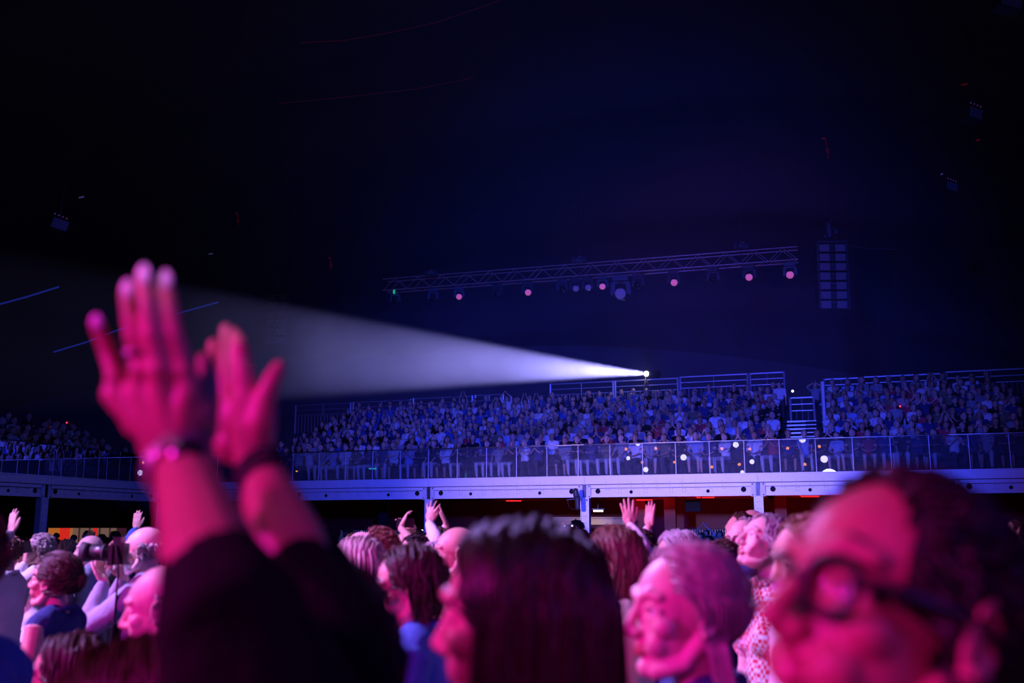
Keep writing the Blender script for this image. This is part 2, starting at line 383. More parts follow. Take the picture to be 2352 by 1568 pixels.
bl = ['beam of the back balcony just past the corner, behind the clapping hands', 'beam of the back balcony between the raised wrists and the column by the raised phone', 'lavender lit beam above the arms raised in a clap-and-wave and the woman with long dark hair',
      'brightest lavender beam, above the red lit ceiling strips', 'lavender beam running behind the dark haired man in thick glasses', 'last beam of the back balcony, fading to deep blue']
cl = ['corner column of the balcony, hidden mostly by the raised forearm', 'blue column behind the second raised arm', 'lavender column that a waving shirt sleeve crosses, above the curly haired woman', 'lavender column with a small clamp lamp at its top', 'lavender column rising behind the woman with cropped grey hair', 'balcony column behind the head of the man in thick glasses', 'far end column of the back balcony in the dark']
for i in range(6): beam(S, i * BAY, (i + 1) * BAY, bl[i])
for i in range(7): column(S, i * BAY, cl[i])
sc_ = sw_of(102, 0, 2.4)
wl = ['dim blue side balcony beam between the corner and its first column', 'dim blue side balcony beam over the raised hand and the man filming by phone']
beam(SW, 0.05, sc_, wl[0]); beam(SW, sc_, sc_ + 6.0, wl[1])
column(SW, sc_, 'dim blue column of the side balcony beside the orange slatted wall')
column(SW, sc_ + 6.0, 'outermost dim blue column of the side balcony')

# deck and rakes
RISE, TREAD, T1 = .30, .78, 1.75
NR = 10
g = G(); localbox(g, S, -1.0, SB, .16, 13, DECK - .28, DECK - .01); tag(flat('floor_back_balcony', g, DARKW), kind='structure')
g = G(); localbox(g, SW, -.6, 14, .16, 7, DECK - .28, DECK - .015); tag(flat('floor_side_balcony', g, DARKW), kind='structure')
sA0, sA1 = s_of(636, 2, DECK + .6), s_of(1808, 5, DECK + 2)
sB0 = s_of(1886, 5, DECK + 2)
STEPD = mat('stand_deck', (0.05, 0.05, 0.06), 0.7, 0.1, var=0.2)
def rake(name, F, s0, s1, n, label, t1=T1):
    o = F(s0, t1, DECK); r = empty(name, o)
    g = G()
    for k in range(1, n + 1):
        localbox(g, F, s0, s1, t1 + (k - 1) * TREAD, t1 + k * TREAD + .02, DECK, DECK + k * RISE)
    for v in g.V: v -= o
    flat('terrace', g, STEPD, r)
    for k in range(1, n + 1):
        g = G(); localbox(g, F, s0 + .05, s1 - .05, t1 + (k - .48) * TREAD, t1 + (k - .05) * TREAD, DECK + k * RISE + .40, DECK + k * RISE + .45)
        localbox(g, F, s0 + .05, s1 - .05, t1 + (k - .12) * TREAD, t1 + (k - .05) * TREAD, DECK + k * RISE, DECK + k * RISE + .45)
        for v in g.V: v -= o
        flat('bench', g, DARKW, r)
    tag(r, label, 'grandstand', 'raked seating stands')
rake('raked_stand', S, sA0, sA1, 9, 'long dark raked stand packed with seated spectators below the follow spot')
rake('raked_stand', S, sB0, SB, 9, 'shorter dark raked stand beyond the lit stair gangway')
rake('raked_stand', SW, 2.0, 13.5, 4, 'unlit raked stand on the side balcony behind the raised hand')
g = G(); localbox(g, S, 0, SB, T1 - .95, T1 - .55, DECK + .40, DECK + .45); localbox(g, S, 0, SB, T1 - .6, T1 - .55, DECK, DECK + .85)
tag(flat('front_bench', g, DARKW), 'long dark front row bench behind the glass balustrade', 'bench')

# glass balustrade
PW = 1.115
npan = int(SB / PW)
ends = {0: 'corner'}
ordw = ['first', 'second', 'third', 'fourth', 'fifth', 'sixth', 'seventh', 'eighth', 'ninth', 'tenth', 'eleventh', 'twelfth', 'thirteenth', 'fourteenth', 'fifteenth', 'sixteenth', 'seventeenth', 'eighteenth', 'nineteenth', 'twentieth',
        'twenty-first', 'twenty-second', 'twenty-third', 'twenty-fourth', 'twenty-fifth', 'twenty-sixth', 'twenty-seventh', 'twenty-eighth', 'twenty-ninth', 'thirtieth', 'thirty-first', 'thirty-second', 'thirty-third', 'thirty-fourth', 'thirty-fifth', 'thirty-sixth', 'thirty-seventh', 'thirty-eighth', 'thirty-ninth', 'fortieth',
        'forty-first', 'forty-second', 'forty-third', 'forty-fourth', 'forty-fifth', 'forty-sixth', 'forty-seventh', 'forty-eighth', 'forty-ninth', 'fiftieth']
def glass_run(F, s0, n, label, end=None):
    for k in range(n):
        a = s0 + k * PW; c = F(a + PW / 2, .06, DECK + .02); r = empty('glass_panel', c)
        g = G(); localbox(g, F, a + .012, a + PW - .012, .055, .067, DECK + .02, DECK + 1.06)
        for v in g.V: v -= c
        flat('pane', g, GLASS, r)
        g = G(); localbox(g, F, a - .012, a + .012, .05, .075, DECK + .02, DECK + 1.06)
        for v in g.V: v -= c
        flat('edge_strip', g, ALU2, r)
        tag(r, label % ordw[k], 'glass panel', 'clear panes of the balcony balustrade')
glass_run(S, .3, npan, 'clear balustrade pane on the back balcony, %s counted from the corner')
glass_run(SW, .2, 10, 'dim clear balustrade pane on the side balcony, %s counted from the corner')
for i in range(6):
    g = G(); g.tube([S(i * BAY + .0, .06, DECK + 1.08), S((i + 1) * BAY, .06, DECK + 1.08)], .022, n=8); tag(link('handrail', g.mesh('handrail'), METAL), 'thin lit metal handrail on the glass balustrade, ' + ordw[i] + ' length counted from the corner', 'handrail', 'handrail lengths on the balustrade')
g = G(); g.tube([SW(.1, .06, DECK + 1.08), SW(13, .06, DECK + 1.08)], .018, n=8); tag(link('handrail', g.mesh('handrail'), STEEL_D), 'thin unlit handrail over the side balcony glass', 'handrail')

# guard rails at the back of the stand
RAILM = mat('galvanised_rail', (0.40, 0.40, 0.44), 0.4, 0.5, var=0.1)
TB = T1 + 9 * TREAD + .15
def guard(px0, px1, ztop, label, t=TB, F=S, so=s_of, hgt=1.35):
    s0, s1 = so(px0, t, ztop), so(px1, t, ztop); s0, s1 = min(s0, s1), max(s0, s1); o = F(s0, t, ztop - hgt); r = empty('guard_rail', o)
    def P(s, z): return F(s, t, z) - o
    g = G(); g.bar(P(s0, ztop), P(s1, ztop), .05); flat('top_rail', g, RAILM, r)
    for zz in (.24, .48):
        g = G(); g.bar(P(s0, ztop - zz), P(s1, ztop - zz), .035); flat('middle_rail', g, RAILM, r)
    for s in (s0, s1):
        g = G(); g.bar(P(s, ztop - hgt), P(s, ztop + .03), .07); flat('post', g, RAILM, r)
    g = G(); n = max(1, int((s1 - s0) / .17))
    for k in range(1, n): g.bar(P(s0 + (s1 - s0) * k / n, ztop - hgt + .03), P(s0 + (s1 - s0) * k / n, ztop - .48), .018)
    flat('infill_bars', g, RAILM, r)
    g = G()
    for k in range(1, max(2, int((s1 - s0) / 1.1))):
        q = s0 + (s1 - s0) * k / max(2, int((s1 - s0) / 1.1)); g.bar(P(q, ztop - .48), P(q, ztop), .025)
    flat('strut', g, RAILM, r)
    tag(r, label, 'guard rail', 'guard rails along the top of the stand')
ZR = ZC + 6.0
for (a, b, z, l) in [(680, 806, ZR - .12, 'leftmost faint guard rail on the back edge of the long stand'), (812, 944, ZR - .1, 'faint guard rail under the wide part of the beam'), (950, 1085, ZR - .05, 'faint guard rail beneath the middle of the light beam'), (1092, 1156, ZR - .03, 'short faint guard rail before the step up'),
                     (1264, 1408, ZR + .32, 'guard rail just below the bright root of the beam'), (1413, 1556, ZR + .32, 'guard rail directly behind the follow spot'), (1562, 1716, ZR + .36, 'violet guard rail beyond the follow spot'), (1722, 1800, ZR + .36, 'short violet guard rail beside the stair gangway'),
                     (1892, 1972, ZR - .02, 'short guard rail just past the stair gangway'), (1980, 2160, ZR + .0, 'long dim guard rail above the shorter stand'), (2172, 2380, ZR + .05, 'dimmest guard rail at the edge of the picture')]:
    guard(a, b, z, l)
guard(1814, 1868, at(1840, 913, S(s_of(1840, 5.0, 7), 5.0, 0)[1]).z, 'low guard rail at the head of the lit stairs', t=5.0, hgt=.95)
# sloping side rail at the stand's near end
r = empty('side_rail', S(sA0, T1, DECK)); oo = S(sA0, T1, DECK)
g = G()
for k in range(0, 12):
    t = T1 + .2 + k * .3; zz = DECK + (t - T1) / TREAD * RISE
    g.bar(S(sA0 - .1, t, zz) - oo, S(sA0 - .1, t, zz + 1.0) - oo, .03)
flat('infill_bars', g, RAILM, r)
g = G()
for h in (.1, 1.0): g.bar(S(sA0 - .1, T1 + .1, DECK + h) - oo, S(sA0 - .1, T1 + 3.8, DECK + 3.7 / TREAD * RISE + h) - oo, .045)
flat('sloping_rail', g, RAILM, r); tag(r, 'sloping barred rail at the low end of the long stand, beside the second raised wrist', 'guard rail')
g = G(); v = at(1888, 876, S(sB0, 5, 0)[1]); g.bar((v.x, v.y, DECK), v, .1); tag(flat('tall_post', g, ALU), 'pale upright post where the shorter stand begins', 'post')

# stairs in the gangway
o = Vector(S((sA1 + sB0) / 2, T1, DECK)); r = empty('stair_flight', o)
for k in range(12):
    zz = DECK + .32 + k * .165; t = T1 + k * .27
    g = G(); localbox(g, S, sA1 + .1, sB0 - .15, t, t + .28, zz - .04, zz); localbox(g, S, sA1 + .1, sB0 - .15, t, t + .03, zz - .06, zz + .005)
    for v in g.V: v -= np.array(o)
    a = flat('tread', g, STEPD, r)
    g = G(); mid = (sA1 + sB0) / 2; localbox(g, S, mid - .28 - .3, mid + .38 - .3, t - .012, t + .03, zz - .05, zz + .012)
    for v in g.V: v -= np.array(o)
    flat('nosing', g, STEPL, a)
    g = G(); localbox(g, S, sA1 + .1, sB0 - .15, t - .008, t + .012, zz - .03, zz + .004)
    for v in g.V: v -= np.array(o)
    flat('edge_strip', g, RAILM, a)
tag(r, 'gangway stairs with pale nosings between the two stands', 'stairs')

# ------------------------------------------------------------------ below the balcony
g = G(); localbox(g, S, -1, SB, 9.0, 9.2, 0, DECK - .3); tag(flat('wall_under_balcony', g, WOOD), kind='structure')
g = G(); localbox(g, SW, -1, 14, 6.6, 6.8, 0, DECK - .3); tag(flat('wall_under_side_balcony', g, DARKW), kind='structure')
for k, t in enumerate((1.4, 3.6, 6.2)):
    for i in range(2, 6):
        a = G(); localbox(a, S, i * BAY + .2, (i + 1) * BAY - .2, t, t + .35, DECK - .62, DECK - .29)
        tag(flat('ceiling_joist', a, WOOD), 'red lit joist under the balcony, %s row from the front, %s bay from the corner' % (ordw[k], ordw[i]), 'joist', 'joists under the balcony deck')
g = G()
for s, t in ((1, 3.2), (4, 3.2)): pass
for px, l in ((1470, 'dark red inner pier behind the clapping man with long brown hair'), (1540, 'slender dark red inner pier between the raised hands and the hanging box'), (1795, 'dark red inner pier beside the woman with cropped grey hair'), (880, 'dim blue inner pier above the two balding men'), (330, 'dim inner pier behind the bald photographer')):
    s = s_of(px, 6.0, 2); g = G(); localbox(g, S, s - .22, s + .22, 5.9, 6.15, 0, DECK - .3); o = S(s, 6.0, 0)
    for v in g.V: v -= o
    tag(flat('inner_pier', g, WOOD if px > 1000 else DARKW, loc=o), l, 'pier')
# hanging box
MT = 2.2; s = s_of(1592, MT, 2.6); r = empty('hanging_monitor', S(s, MT, DECK - .85)); oo = S(s, MT, DECK - .85)
g = G(); localbox(g, S, s - .26, s + .26, MT - .1, MT + .15, DECK - 1.16, DECK - .78)
for v in g.V: v -= oo
flat('cabinet', g, HOLE, r)
for sg in (-1, 1):
    g = G(); g.bar(S(s + sg * .2, MT, DECK - .80) - oo, S(s + sg * .34, MT, DECK - .62) - oo, .03); flat('arm', g, RIG, r)
    g = G(); g.bar(S(s + sg * .34, MT, DECK - .62) - oo, S(s + sg * .34, MT, DECK - .28) - oo, .03); flat('arm', g, RIG, r)
tag(r, 'dark box hung on two splayed arms below the red lit beam', 'hanging box')
# lamp fittings under the deck
def lamp_strip(px, py, Y, w, h, m, label, power=None, col=None):
    p = at(px, py, Y); r = empty('ceiling_lamp', p); g = G(); g.box((-w / 2, -.05, -h / 2), (w / 2, .05, h / 2)); flat('tube', g, m, r)
    g = G(); g.box((-w / 2 - .05, .03, h / 2), (w / 2 + .05, .12, h / 2 + .06)); g.bar((0, .08, h / 2), (0, .08, max(.1, DECK - .3 - p.z)), .04); flat('housing', g, RIG, r)
    if power:
        l = bpy.data.lights.new('tube_light', 'AREA'); l.shape = 'RECTANGLE'; l.size = w; l.size_y = .1; l.energy = power; l.color = col
        lo = bpy.data.objects.new('tube_light', l); COL.objects.link(lo); lo.parent = r; lo.location = (0, 0, -h); 
    tag(r, label, 'lamp')
TUBE = mat('tube_lamp', (1, 1, .8), .3, emit=((1, .9, .55), 2.2))
lamp_strip(1374, 1173, 37, .36, .07, TUBE, 'short glowing tube lamp under the balcony beside the lavender column', 14, (1, .75, .35))
REDTUBE = mat('red_tube', (1, .1, .1), .3, emit=((1, .02, .03), 1.2))
def redlight(px, t, power, label):
    s = s_of(px, t, 3); p = S(s, t, DECK - .70); r = empty('red_ceiling_lamp', p)
    g = G(); g.box((-.3, -.04, .0), (.3, .04, .05)); flat('tube', g, REDTUBE, r)
    g = G(); g.box((-.34, -.06, .05), (.34, .06, .14)); flat('housing', g, RIG, r)
    l = bpy.data.lights.new('red_glow', 'AREA'); l.shape = 'RECTANGLE'; l.size = .9; l.size_y = .3; l.energy = power; l.color = (1, .02, .05)
    lo = bpy.data.objects.new('red_glow', l); COL.objects.link(lo); lo.parent = r; lo.location = (0, .08, -.02); lo.rotation_euler = (math.radians(140), 0, 0)
    tag(r, label, 'lamp')
redlight(1620, 2.3, 70, 'red tube lamp under the brightest beam')
redlight(1860, 2.3, 70, 'red tube lamp behind the woman with cropped grey hair')
redlight(1480, 4.6, 30, 'dim red tube lamp above the raised clapping hands')
redlight(1180, 4.2, 12, 'dim red tube lamp above the woman with long dark hair')
g = G(); p = at(1368, 1197, 38); g.box((-1.6, -.1, -.12), (1.1, .1, .12)); g.box((-1.6, -.2, .12), (1.1, .1, .16)); tag(flat('counter_fascia', g, mat('khaki_fascia', (.45, .38, .2), .6, var=.2, emit=((.6, .45, .15), .02)), loc=p), 'khaki lit counter front beneath the tube lamp', 'counter')  # faint emission adds lamp light to the counter front
# orange slatted wall
r = empty('slatted_wall', at(205, 1240, 39)); base = np.array(at(205, 1240, 39)); cols = {}
L0, L1, zt, zb = at(112, 1212, 39), at(292, 1214, 39), at(112, 1212, 39).z, 0.0
SLM = [mat('slat_amber', (.8, .35, .1), .6, emit=((1, .33, .06), .28)), mat('slat_red', (.8, .08, .05), .6, emit=((1, .04, .02), .45)), mat('slat_khaki', (.6, .45, .28), .6, emit=((.7, .42, .22), .16)), mat('slat_dim', (.4, .2, .15), .6, emit=((.5, .1, .08), .06))]  # emission puts the warm lamp light into the slats
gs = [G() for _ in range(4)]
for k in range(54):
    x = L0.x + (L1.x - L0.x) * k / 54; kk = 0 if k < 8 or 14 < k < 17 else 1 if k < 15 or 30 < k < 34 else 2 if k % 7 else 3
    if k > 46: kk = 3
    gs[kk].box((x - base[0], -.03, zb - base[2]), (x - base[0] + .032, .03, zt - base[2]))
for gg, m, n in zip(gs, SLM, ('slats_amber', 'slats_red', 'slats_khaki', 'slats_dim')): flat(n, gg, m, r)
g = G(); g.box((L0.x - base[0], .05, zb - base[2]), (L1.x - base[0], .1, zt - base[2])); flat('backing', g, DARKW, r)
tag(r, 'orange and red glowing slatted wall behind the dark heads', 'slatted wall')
for (a, b, y0, l, Y) in ((783, 858, 1216, 'dim slatted screen with cool glints above the two balding men', 43), (896, 962, 1216, 'dim olive shelving below the raised phone', 42), (998, 1022, 1216, 'small olive glowing shutter beside the column', 41), (1560, 1672, 1214, 'dark shelving with faint glints behind the distant standing crowd', 36)):
    A, B = at(a, y0, Y), at(b, y0, Y); r = empty('shelf_screen', (A.x, Y, 0))
    g = G(); g.box((0, 0, 0), (B.x - A.x, .05, A.z)); flat('backing', g, DARKW, r)
    g = G(); n = int((B.x - A.x) / .09)
    for k in range(n): g.box((k * .09, -.02, A.z - .42), (k * .09 + .03, 0, A.z - .02))
    flat('slats', g, mat('slat_olive', (.4, .38, .2), .6, emit=((.45, .4, .2) if a > 880 and a < 1100 else (.2, .3, .5), .05)), r)  # emission stands in for light falling on the slats
    g = G()
    for k in range(14): x = random.uniform(0, B.x - A.x - .05); zz = A.z - random.uniform(.04, .4); g.box((x, -.05, zz), (x + .02, -.02, zz + .02))
    flat('glints', g, mat('glint', (1, 1, 1), .3, emit=((1, .85, .6), .8)), r)['kind'] = 'stuff'  # glints are small glowing boxes, their light put in as emission
    tag(r, l, 'screen')
g = G(); p = at(968, 1222, 40); g.box((-.06, 0, -.1), (.06, .05, .1)); tag(flat('yellow_lamp', g, WARM, loc=p), 'small yellow lamp glowing beside the waving arm', 'lamp')
# small exit camera with red led at far side
p = at(160, 971, 40); r = empty('wall_camera', p); g = G(); g.box((-.12, -.1, -.08), (.25, .1, .08)); flat('housing', g, RIG, r); g = G(); g.ell((-.07, -.12, 0), .028); link('led', g.mesh('led'), REDL, r); tag(r, 'small box with a red light high in the dark beside the raised fingers', 'camera')

# clamp lamp on the column
p = at(1322, 1138, 33.6); r = empty('clamp_lamp', p)
g = G(); g.tube([(0, -.05, .16), (.02, -.05, .0)], [.09, .1], n=12); link('can', g.mesh('can'), RIG, r)
g = G(); g.bar((0, 0, 0), (.22, 0, -.12), .04); g.bar((-.3, 0, -.14), (.2, 0, -.08), .03); g.tube([(.05, -.05, -.1), (.06, -.05, -.4)], .08, n=10); flat('bracket', g, RIG, r)
g = G(); g.tube([(-.28, 0, -.16), (-.22, 0, -.36), (-.1, 0, -.46), (.05, 0, -.42)], .012, n=6); link('cord', g.mesh('cord'), RUBBER, r)
tag(r, 'black clamp lamp with dangling cord fixed beside the lavender column', 'lamp')

# ------------------------------------------------------------------ lighting truss and lamps
TA, TBp = np.array(at(880, 668, 43.2)), np.array(at(1832, 594, 38.0)); TBp[2] = TA[2] = (TA[2] + TBp[2]) / 2
D = unit(TBp - TA); N = np.array([-D[1], D[0], 0]); LN = np.linalg.norm(TBp - TA)
r = empty('lighting_truss', TA)
CHROME_L = mat('truss_tube', (0.5, 0.46, 0.52), 0.35, 0.4, emit=((0.45, 0.12, 0.55), 0.012))  # faint violet emission stands in for stage light on the tubes
for a, b in ((0, .0), (0, .52), (.52, 0), (.52, .52)):
    g = G(); off = N * a + np.array([0, 0, b]); g.tube([off, off + D * LN], .026, n=8); link('chord', g.mesh('chord'), CHROME_L, r)
g = G(); n = int(LN / .55)
for k in range(n):
    p0 = D * LN * k / n; p1 = D * LN * (k + 1) / n
    if k % 2: p0, p1 = p1, p0
    g.tube([p0, p1 + np.array([0, 0, .52])], .012, n=5); g.tube([p0 + N * .52, p1 + N * .52 + np.array([0, 0, .52])], .012, n=5); g.tube([p0, p1 + N * .52], .012, n=5)
link('lacing', g.mesh('lacing'), CHROME_L, r); tag(r, 'long aluminium box truss carrying moving lamps above the stand', 'truss')
def on_truss(px):
    lo, hi = 0, LN
    for _ in range(40):
        m = (lo + hi) / 2
        if proj(TA + D * m)[0] < px: lo = m
        else: hi = m
    return TA + D * (lo + hi) / 2 + N * .26
RIGL = mat('lamp_body', (0.10, 0.10, 0.13), 0.4, 0.2, var=0.1)
def moving_head(lens, big=1.0):
    r = empty('moving_head_lamp'); b = big
    g = G(); g.box((-.16 * b, -.12 * b, -.16 * b), (.16 * b, .12 * b, -.04 * b)); g.box((-.05, -.05, -.04 * b), (.05, .05, .05)); flat('base', g, RIGL, r)
    g = G()
    for sg in (-1, 1): g.bar((sg * .15 * b, 0, -.18 * b), (sg * .17 * b, 0, -.42 * b), .05 * b, .09 * b)
    g.bar((-.17 * b, 0, -.19 * b), (.17 * b, 0, -.19 * b), .08 * b, .05 * b); flat('yoke', g, RIGL, r)
    hd = G(); hd.tube([(0, .13 * b, -.34 * b), (0, -.05 * b, -.41 * b), (0, -.12 * b, -.44 * b)], [.09 * b, .13 * b, .125 * b], n=16, caps=False); h = link('lamp_head', hd.mesh('lamp_head'), RIGL, r)
    g = G(); g.tube([(0, -.11 * b, -.437 * b), (0, -.128 * b, -.443 * b)], [.112 * b, .112 * b], n=20, caps=False)
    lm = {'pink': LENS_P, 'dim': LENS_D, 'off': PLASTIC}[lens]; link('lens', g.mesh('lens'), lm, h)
    g = G()
    for sg in (-1, 1): g.ell((sg * .185 * b, 0, -.42 * b), .018 * b, n=8, m=5)
    link('lock_knob', g.mesh('lock_knob'), METAL, r)
    if big > 1.3:
        g = G(); g.bar((-.1, -.13 * b, -.2 * b), (.12, -.13 * b, -.2 * b), .03); g.tube([(-.08, -.15 * b, -.56 * b), (.06, -.15 * b, -.58 * b), (.16, -.12 * b, -.57 * b)], .022, n=6); link('handle', g.mesh('handle'), METAL, r)
    return r
protos = {}
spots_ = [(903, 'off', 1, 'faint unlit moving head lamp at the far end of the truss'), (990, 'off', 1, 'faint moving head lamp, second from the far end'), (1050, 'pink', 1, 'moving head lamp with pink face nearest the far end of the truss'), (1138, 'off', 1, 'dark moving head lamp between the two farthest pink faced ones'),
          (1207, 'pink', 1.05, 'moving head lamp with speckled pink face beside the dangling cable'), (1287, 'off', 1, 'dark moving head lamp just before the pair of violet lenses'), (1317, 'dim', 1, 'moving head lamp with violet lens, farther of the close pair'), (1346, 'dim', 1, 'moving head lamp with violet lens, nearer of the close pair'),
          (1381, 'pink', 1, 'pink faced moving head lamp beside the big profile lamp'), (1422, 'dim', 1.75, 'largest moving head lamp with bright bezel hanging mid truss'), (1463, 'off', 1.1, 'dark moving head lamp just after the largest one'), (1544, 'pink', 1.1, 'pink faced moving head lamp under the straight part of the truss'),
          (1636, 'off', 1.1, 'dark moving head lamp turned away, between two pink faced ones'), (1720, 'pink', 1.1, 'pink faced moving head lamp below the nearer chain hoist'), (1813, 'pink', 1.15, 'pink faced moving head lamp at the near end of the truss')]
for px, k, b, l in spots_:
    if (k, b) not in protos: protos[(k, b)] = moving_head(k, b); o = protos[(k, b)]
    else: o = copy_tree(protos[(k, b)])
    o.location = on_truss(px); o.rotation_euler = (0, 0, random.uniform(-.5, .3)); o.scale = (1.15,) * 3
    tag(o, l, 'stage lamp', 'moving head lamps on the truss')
# chain hoists above the truss
def hoist(px, py, Y, label, sc=1.0, ztop=None, grp='chain hoists', red=False):
    p = at(px, py, Y); r = empty('chain_hoist', p); r.scale = (sc,) * 3
    g = G(); g.tube([(-.16, 0, 0), (.16, 0, 0)], .1, n=12); g.box((-.26, -.1, -.1), (-.12, .1, .1)); g.box((.12, -.1, -.1), (.26, .1, .1)); link('motor', g.mesh('motor'), RIGL, r)
    g = G(); a = np.linspace(0, PI * 1.4, 8); g.tube([(.05 * math.cos(x) * 1.4, -.11, .03 + .07 * math.sin(x + .6)) for x in a], .016, n=6); link('hook', g.mesh('hook'), METAL, r)
    g = G(); g.tube([(0, 0, .1), (0, 0, 3.0)], .01, n=5); g.tube([(0, 0, -.1), (0, 0, -1.0)], .01, n=5); link('chain', g.mesh('chain'), STEEL_D, r)
    tag(r, label, 'hoist', grp)
hoist(990, 627, 42.2, 'faint chain hoist above the far end of the truss')
hoist(1330, 597, 40.4, 'violet lit chain hoist above the middle of the truss', 1.2)
hoist(1702, 565, 38.6, 'violet lit chain hoist above the near end of the truss', 1.2)
g = G(); p = np.array(at(905, 670, 43)); g.ell((0, 0, 0), (.05, .05, .11)); tag(link('green_lamp', g.mesh('green_lamp'), GREENL, loc=p), 'small green glow at the far end of the truss', 'lamp')
g = G(); g.tube([at(1235, 662, 40.6), at(1236, 690, 40.6), at(1258, 704, 40.6)], .015, n=6); g.ell(at(1260, 704, 40.6), .05, n=8, m=6); tag(link('dangling_cable', g.mesh('dangling_cable'), RIG), 'thin dark cable with a glinting plug dangling from the truss', 'cable')
for px, py, Y, l in ((1888, 318, 36, 'red steel hook over the big speaker array'), (541, 490, 47, 'pinkish rigging hook high over the second pair of hands'), (754, 592, 46, 'small pinkish rigging hook above the wide part of the beam')):
    p = at(px, py, Y); r = empty('rigging_hook', p); k = 1 if px > 1000 else .75
    g = G(); g.bar((0, 0, 0), (.12 * k, 0, .02), .06 * k); g.tube([(.12 * k, 0, .02), (.17 * k, 0, -.28 * k)], .018, n=6); link('bracket', g.mesh('bracket'), CHAIN, r)
    g = G(); a = np.linspace(0, 2 * PI, 12); g.tube([(.19 * k + .045 * math.cos(x), 0, -.5 * k + .08 * k * math.sin(x)) for x in a], .016, n=6); g.tube([(.19 * k, 0, -.6 * k), (.2 * k, 0, -.8 * k)], .014, n=6); g.tube([(.17 * k, 0, -.28 * k), (.19 * k, 0, -.42 * k)], .01, n=6); link('hook', g.mesh('hook'), CHAIN, r)
    tag(r, l, 'hook', 'hooks under the roof')

# ------------------------------------------------------------------ speaker arrays
def array(px0, py0, px1, py1, wpx, n, Y, label, chain_top):
    A = np.array(at(px0, py0, Y)); B = np.array(at(px1, py1, Y)); w = wpx / FPX * Y; h = (A[2] - B[2]) / n
    r = empty('line_array', A)
    for k in range(n):
        y0 = 0; z0 = -h * k; tilt = math.radians(2 + 1.6 * k); R = np.array(Matrix.Rotation(tilt, 3, 'X'))
        g = G(); g.box((-w / 2, 0, -h * .93), (w / 2, .45, -.02), R=R, c=(0, .06 * k * .4, z0)); c = flat('cabinet', g, RIG, r)
        for sg in (-1, 1):
            g = G(); x0, x1 = (sg * w * .10, sg * w * .44); g.box((min(x0, x1), -.015, -h * .86), (max(x0, x1), .0, -h * .10), R=R, c=(0, .06 * k * .4, z0)); flat('grille', g, GRILLE, c)
        g = G(); g.box((-w * .05, -.02, -h * .35), (w * .05, -.005, -h * .2), R=R, c=(0, .06 * k * .4, z0)); g.box((-w * .02, -.02, -h * .7), (w * .02, -.005, -h * .6), R=R, c=(0, .06 * k * .4, z0)); flat('badge', g, METAL, c)
    for sg in (-1, 1):
        g = G(); g.bar((sg * w * .5, .02, .05), (sg * w * .5, .1, -h * n), .05); flat('side_rail', g, RIGL, r)
    g = G(); g.box((-w / 2, -.02, .02), (w / 2, .42, .1)); flat('bumper_frame', g, RIGL, r)
    g = G(); T = np.array(at(*chain_top, Y)) - A
    q = w * .2
    for sg in (-1, 1): g.tube([(sg * w * .35, .2, .1), (sg * .08, .2, .5), (sg * .09 * 1.0, .2, 1.2)], .012, n=5)
    g.tube([(-.06, .2, .9), (-w * .2 + T[0], .2, T[2] * .75), (-w * .2 + T[0], .2, T[2] * .92)], .01, n=5); g.tube([(.1, .2, .9), (w * .2 + T[0], .2, T[2] * .75), (w * .2 + T[0], .2, T[2] * .92)], .01, n=5)
    g.tube([(-w * .2 + T[0], .2, T[2] * .92), (w * .2 + T[0], .2, T[2] * .92)], .012, n=5); g.tube([(-w * .2 + T[0], .2, T[2] * .8), (w * .2 + T[0], .2, T[2] * .8)], .012, n=5); g.tube([T + np.array([0, .2, -T[2] * .08]), T + np.array([0, .2, 0])], .012, n=5)
    link('chain', g.mesh('chain'), STEEL_D, r)
    g = G(); g.tube([(0, .2, .35), (0, .2, .8)], .1, n=10); g.box((-.25, .1, .25), (-.12, .3, .4)); g.box((.16, .1, .4), (.34, .3, .62)); link('motor', g.mesh('motor'), RIGL, r)
    g = G()
    for x, z in ((-.12, .5), (.05, .95), (-.02, .72), (.12, .62)): g.ell((x, .08, z), .025, n=6, m=5)
    link('shackle', g.mesh('shackle'), METAL, r)
    tag(r, label, 'loudspeaker', 'hung speaker arrays')
array(1911, 559, 1921, 708, 70, 7, 35, 'tall hung speaker array of blue lit cabinets beyond the truss', (1897, 350))
array(638, 672, 632, 790, 50, 6, 49, 'hung speaker array seen through the haze of the beam', (650, 600))
# delay boxes hung at the sides
def hbox(px, py, Y, w, h, rz, label, d=.35):
    p = at(px, py, Y); r = empty('hung_loudspeaker', p); r.rotation_euler = (0, 0, rz)
    g = G(); R = np.array(Matrix.Rotation(.25, 3, 'Y')); g.box((-w / 2, 0, -h / 2), (w / 2, d, h / 2), R=R); flat('cabinet', g, RIG, r)
    g = G(); g.box((-w * .46, -.012, -h * .44), (w * .46, 0, h * .44), R=R); flat('grille', g, GRB, r)
    g = G(); g.tube([(0, .1, h / 2), (.05, .1, h / 2 + 2.5)], .012, n=5); link('chain', g.mesh('chain'), STEEL_D, r)
    g = G()
    for k in range(4): g.ell((-.15 + .1 * k, -.02, h / 2 + .12 - .03 * k), .022, n=6, m=4)
    link('shackle', g.mesh('shackle'), mat('shackle_violet', (.6, .4, .8), .3, emit=((.4, .1, .7), .12)), r)  # violet emission imitates light on the shackles
    tag(r, label, 'loudspeaker', 'single loudspeakers hung under the roof')
GRB = mat('grille_blue', (.16, .16, .2), .7, var=.25, scale=70, emit=((.02, .02, .3), .035))  # blue light on the grille is put in as emission
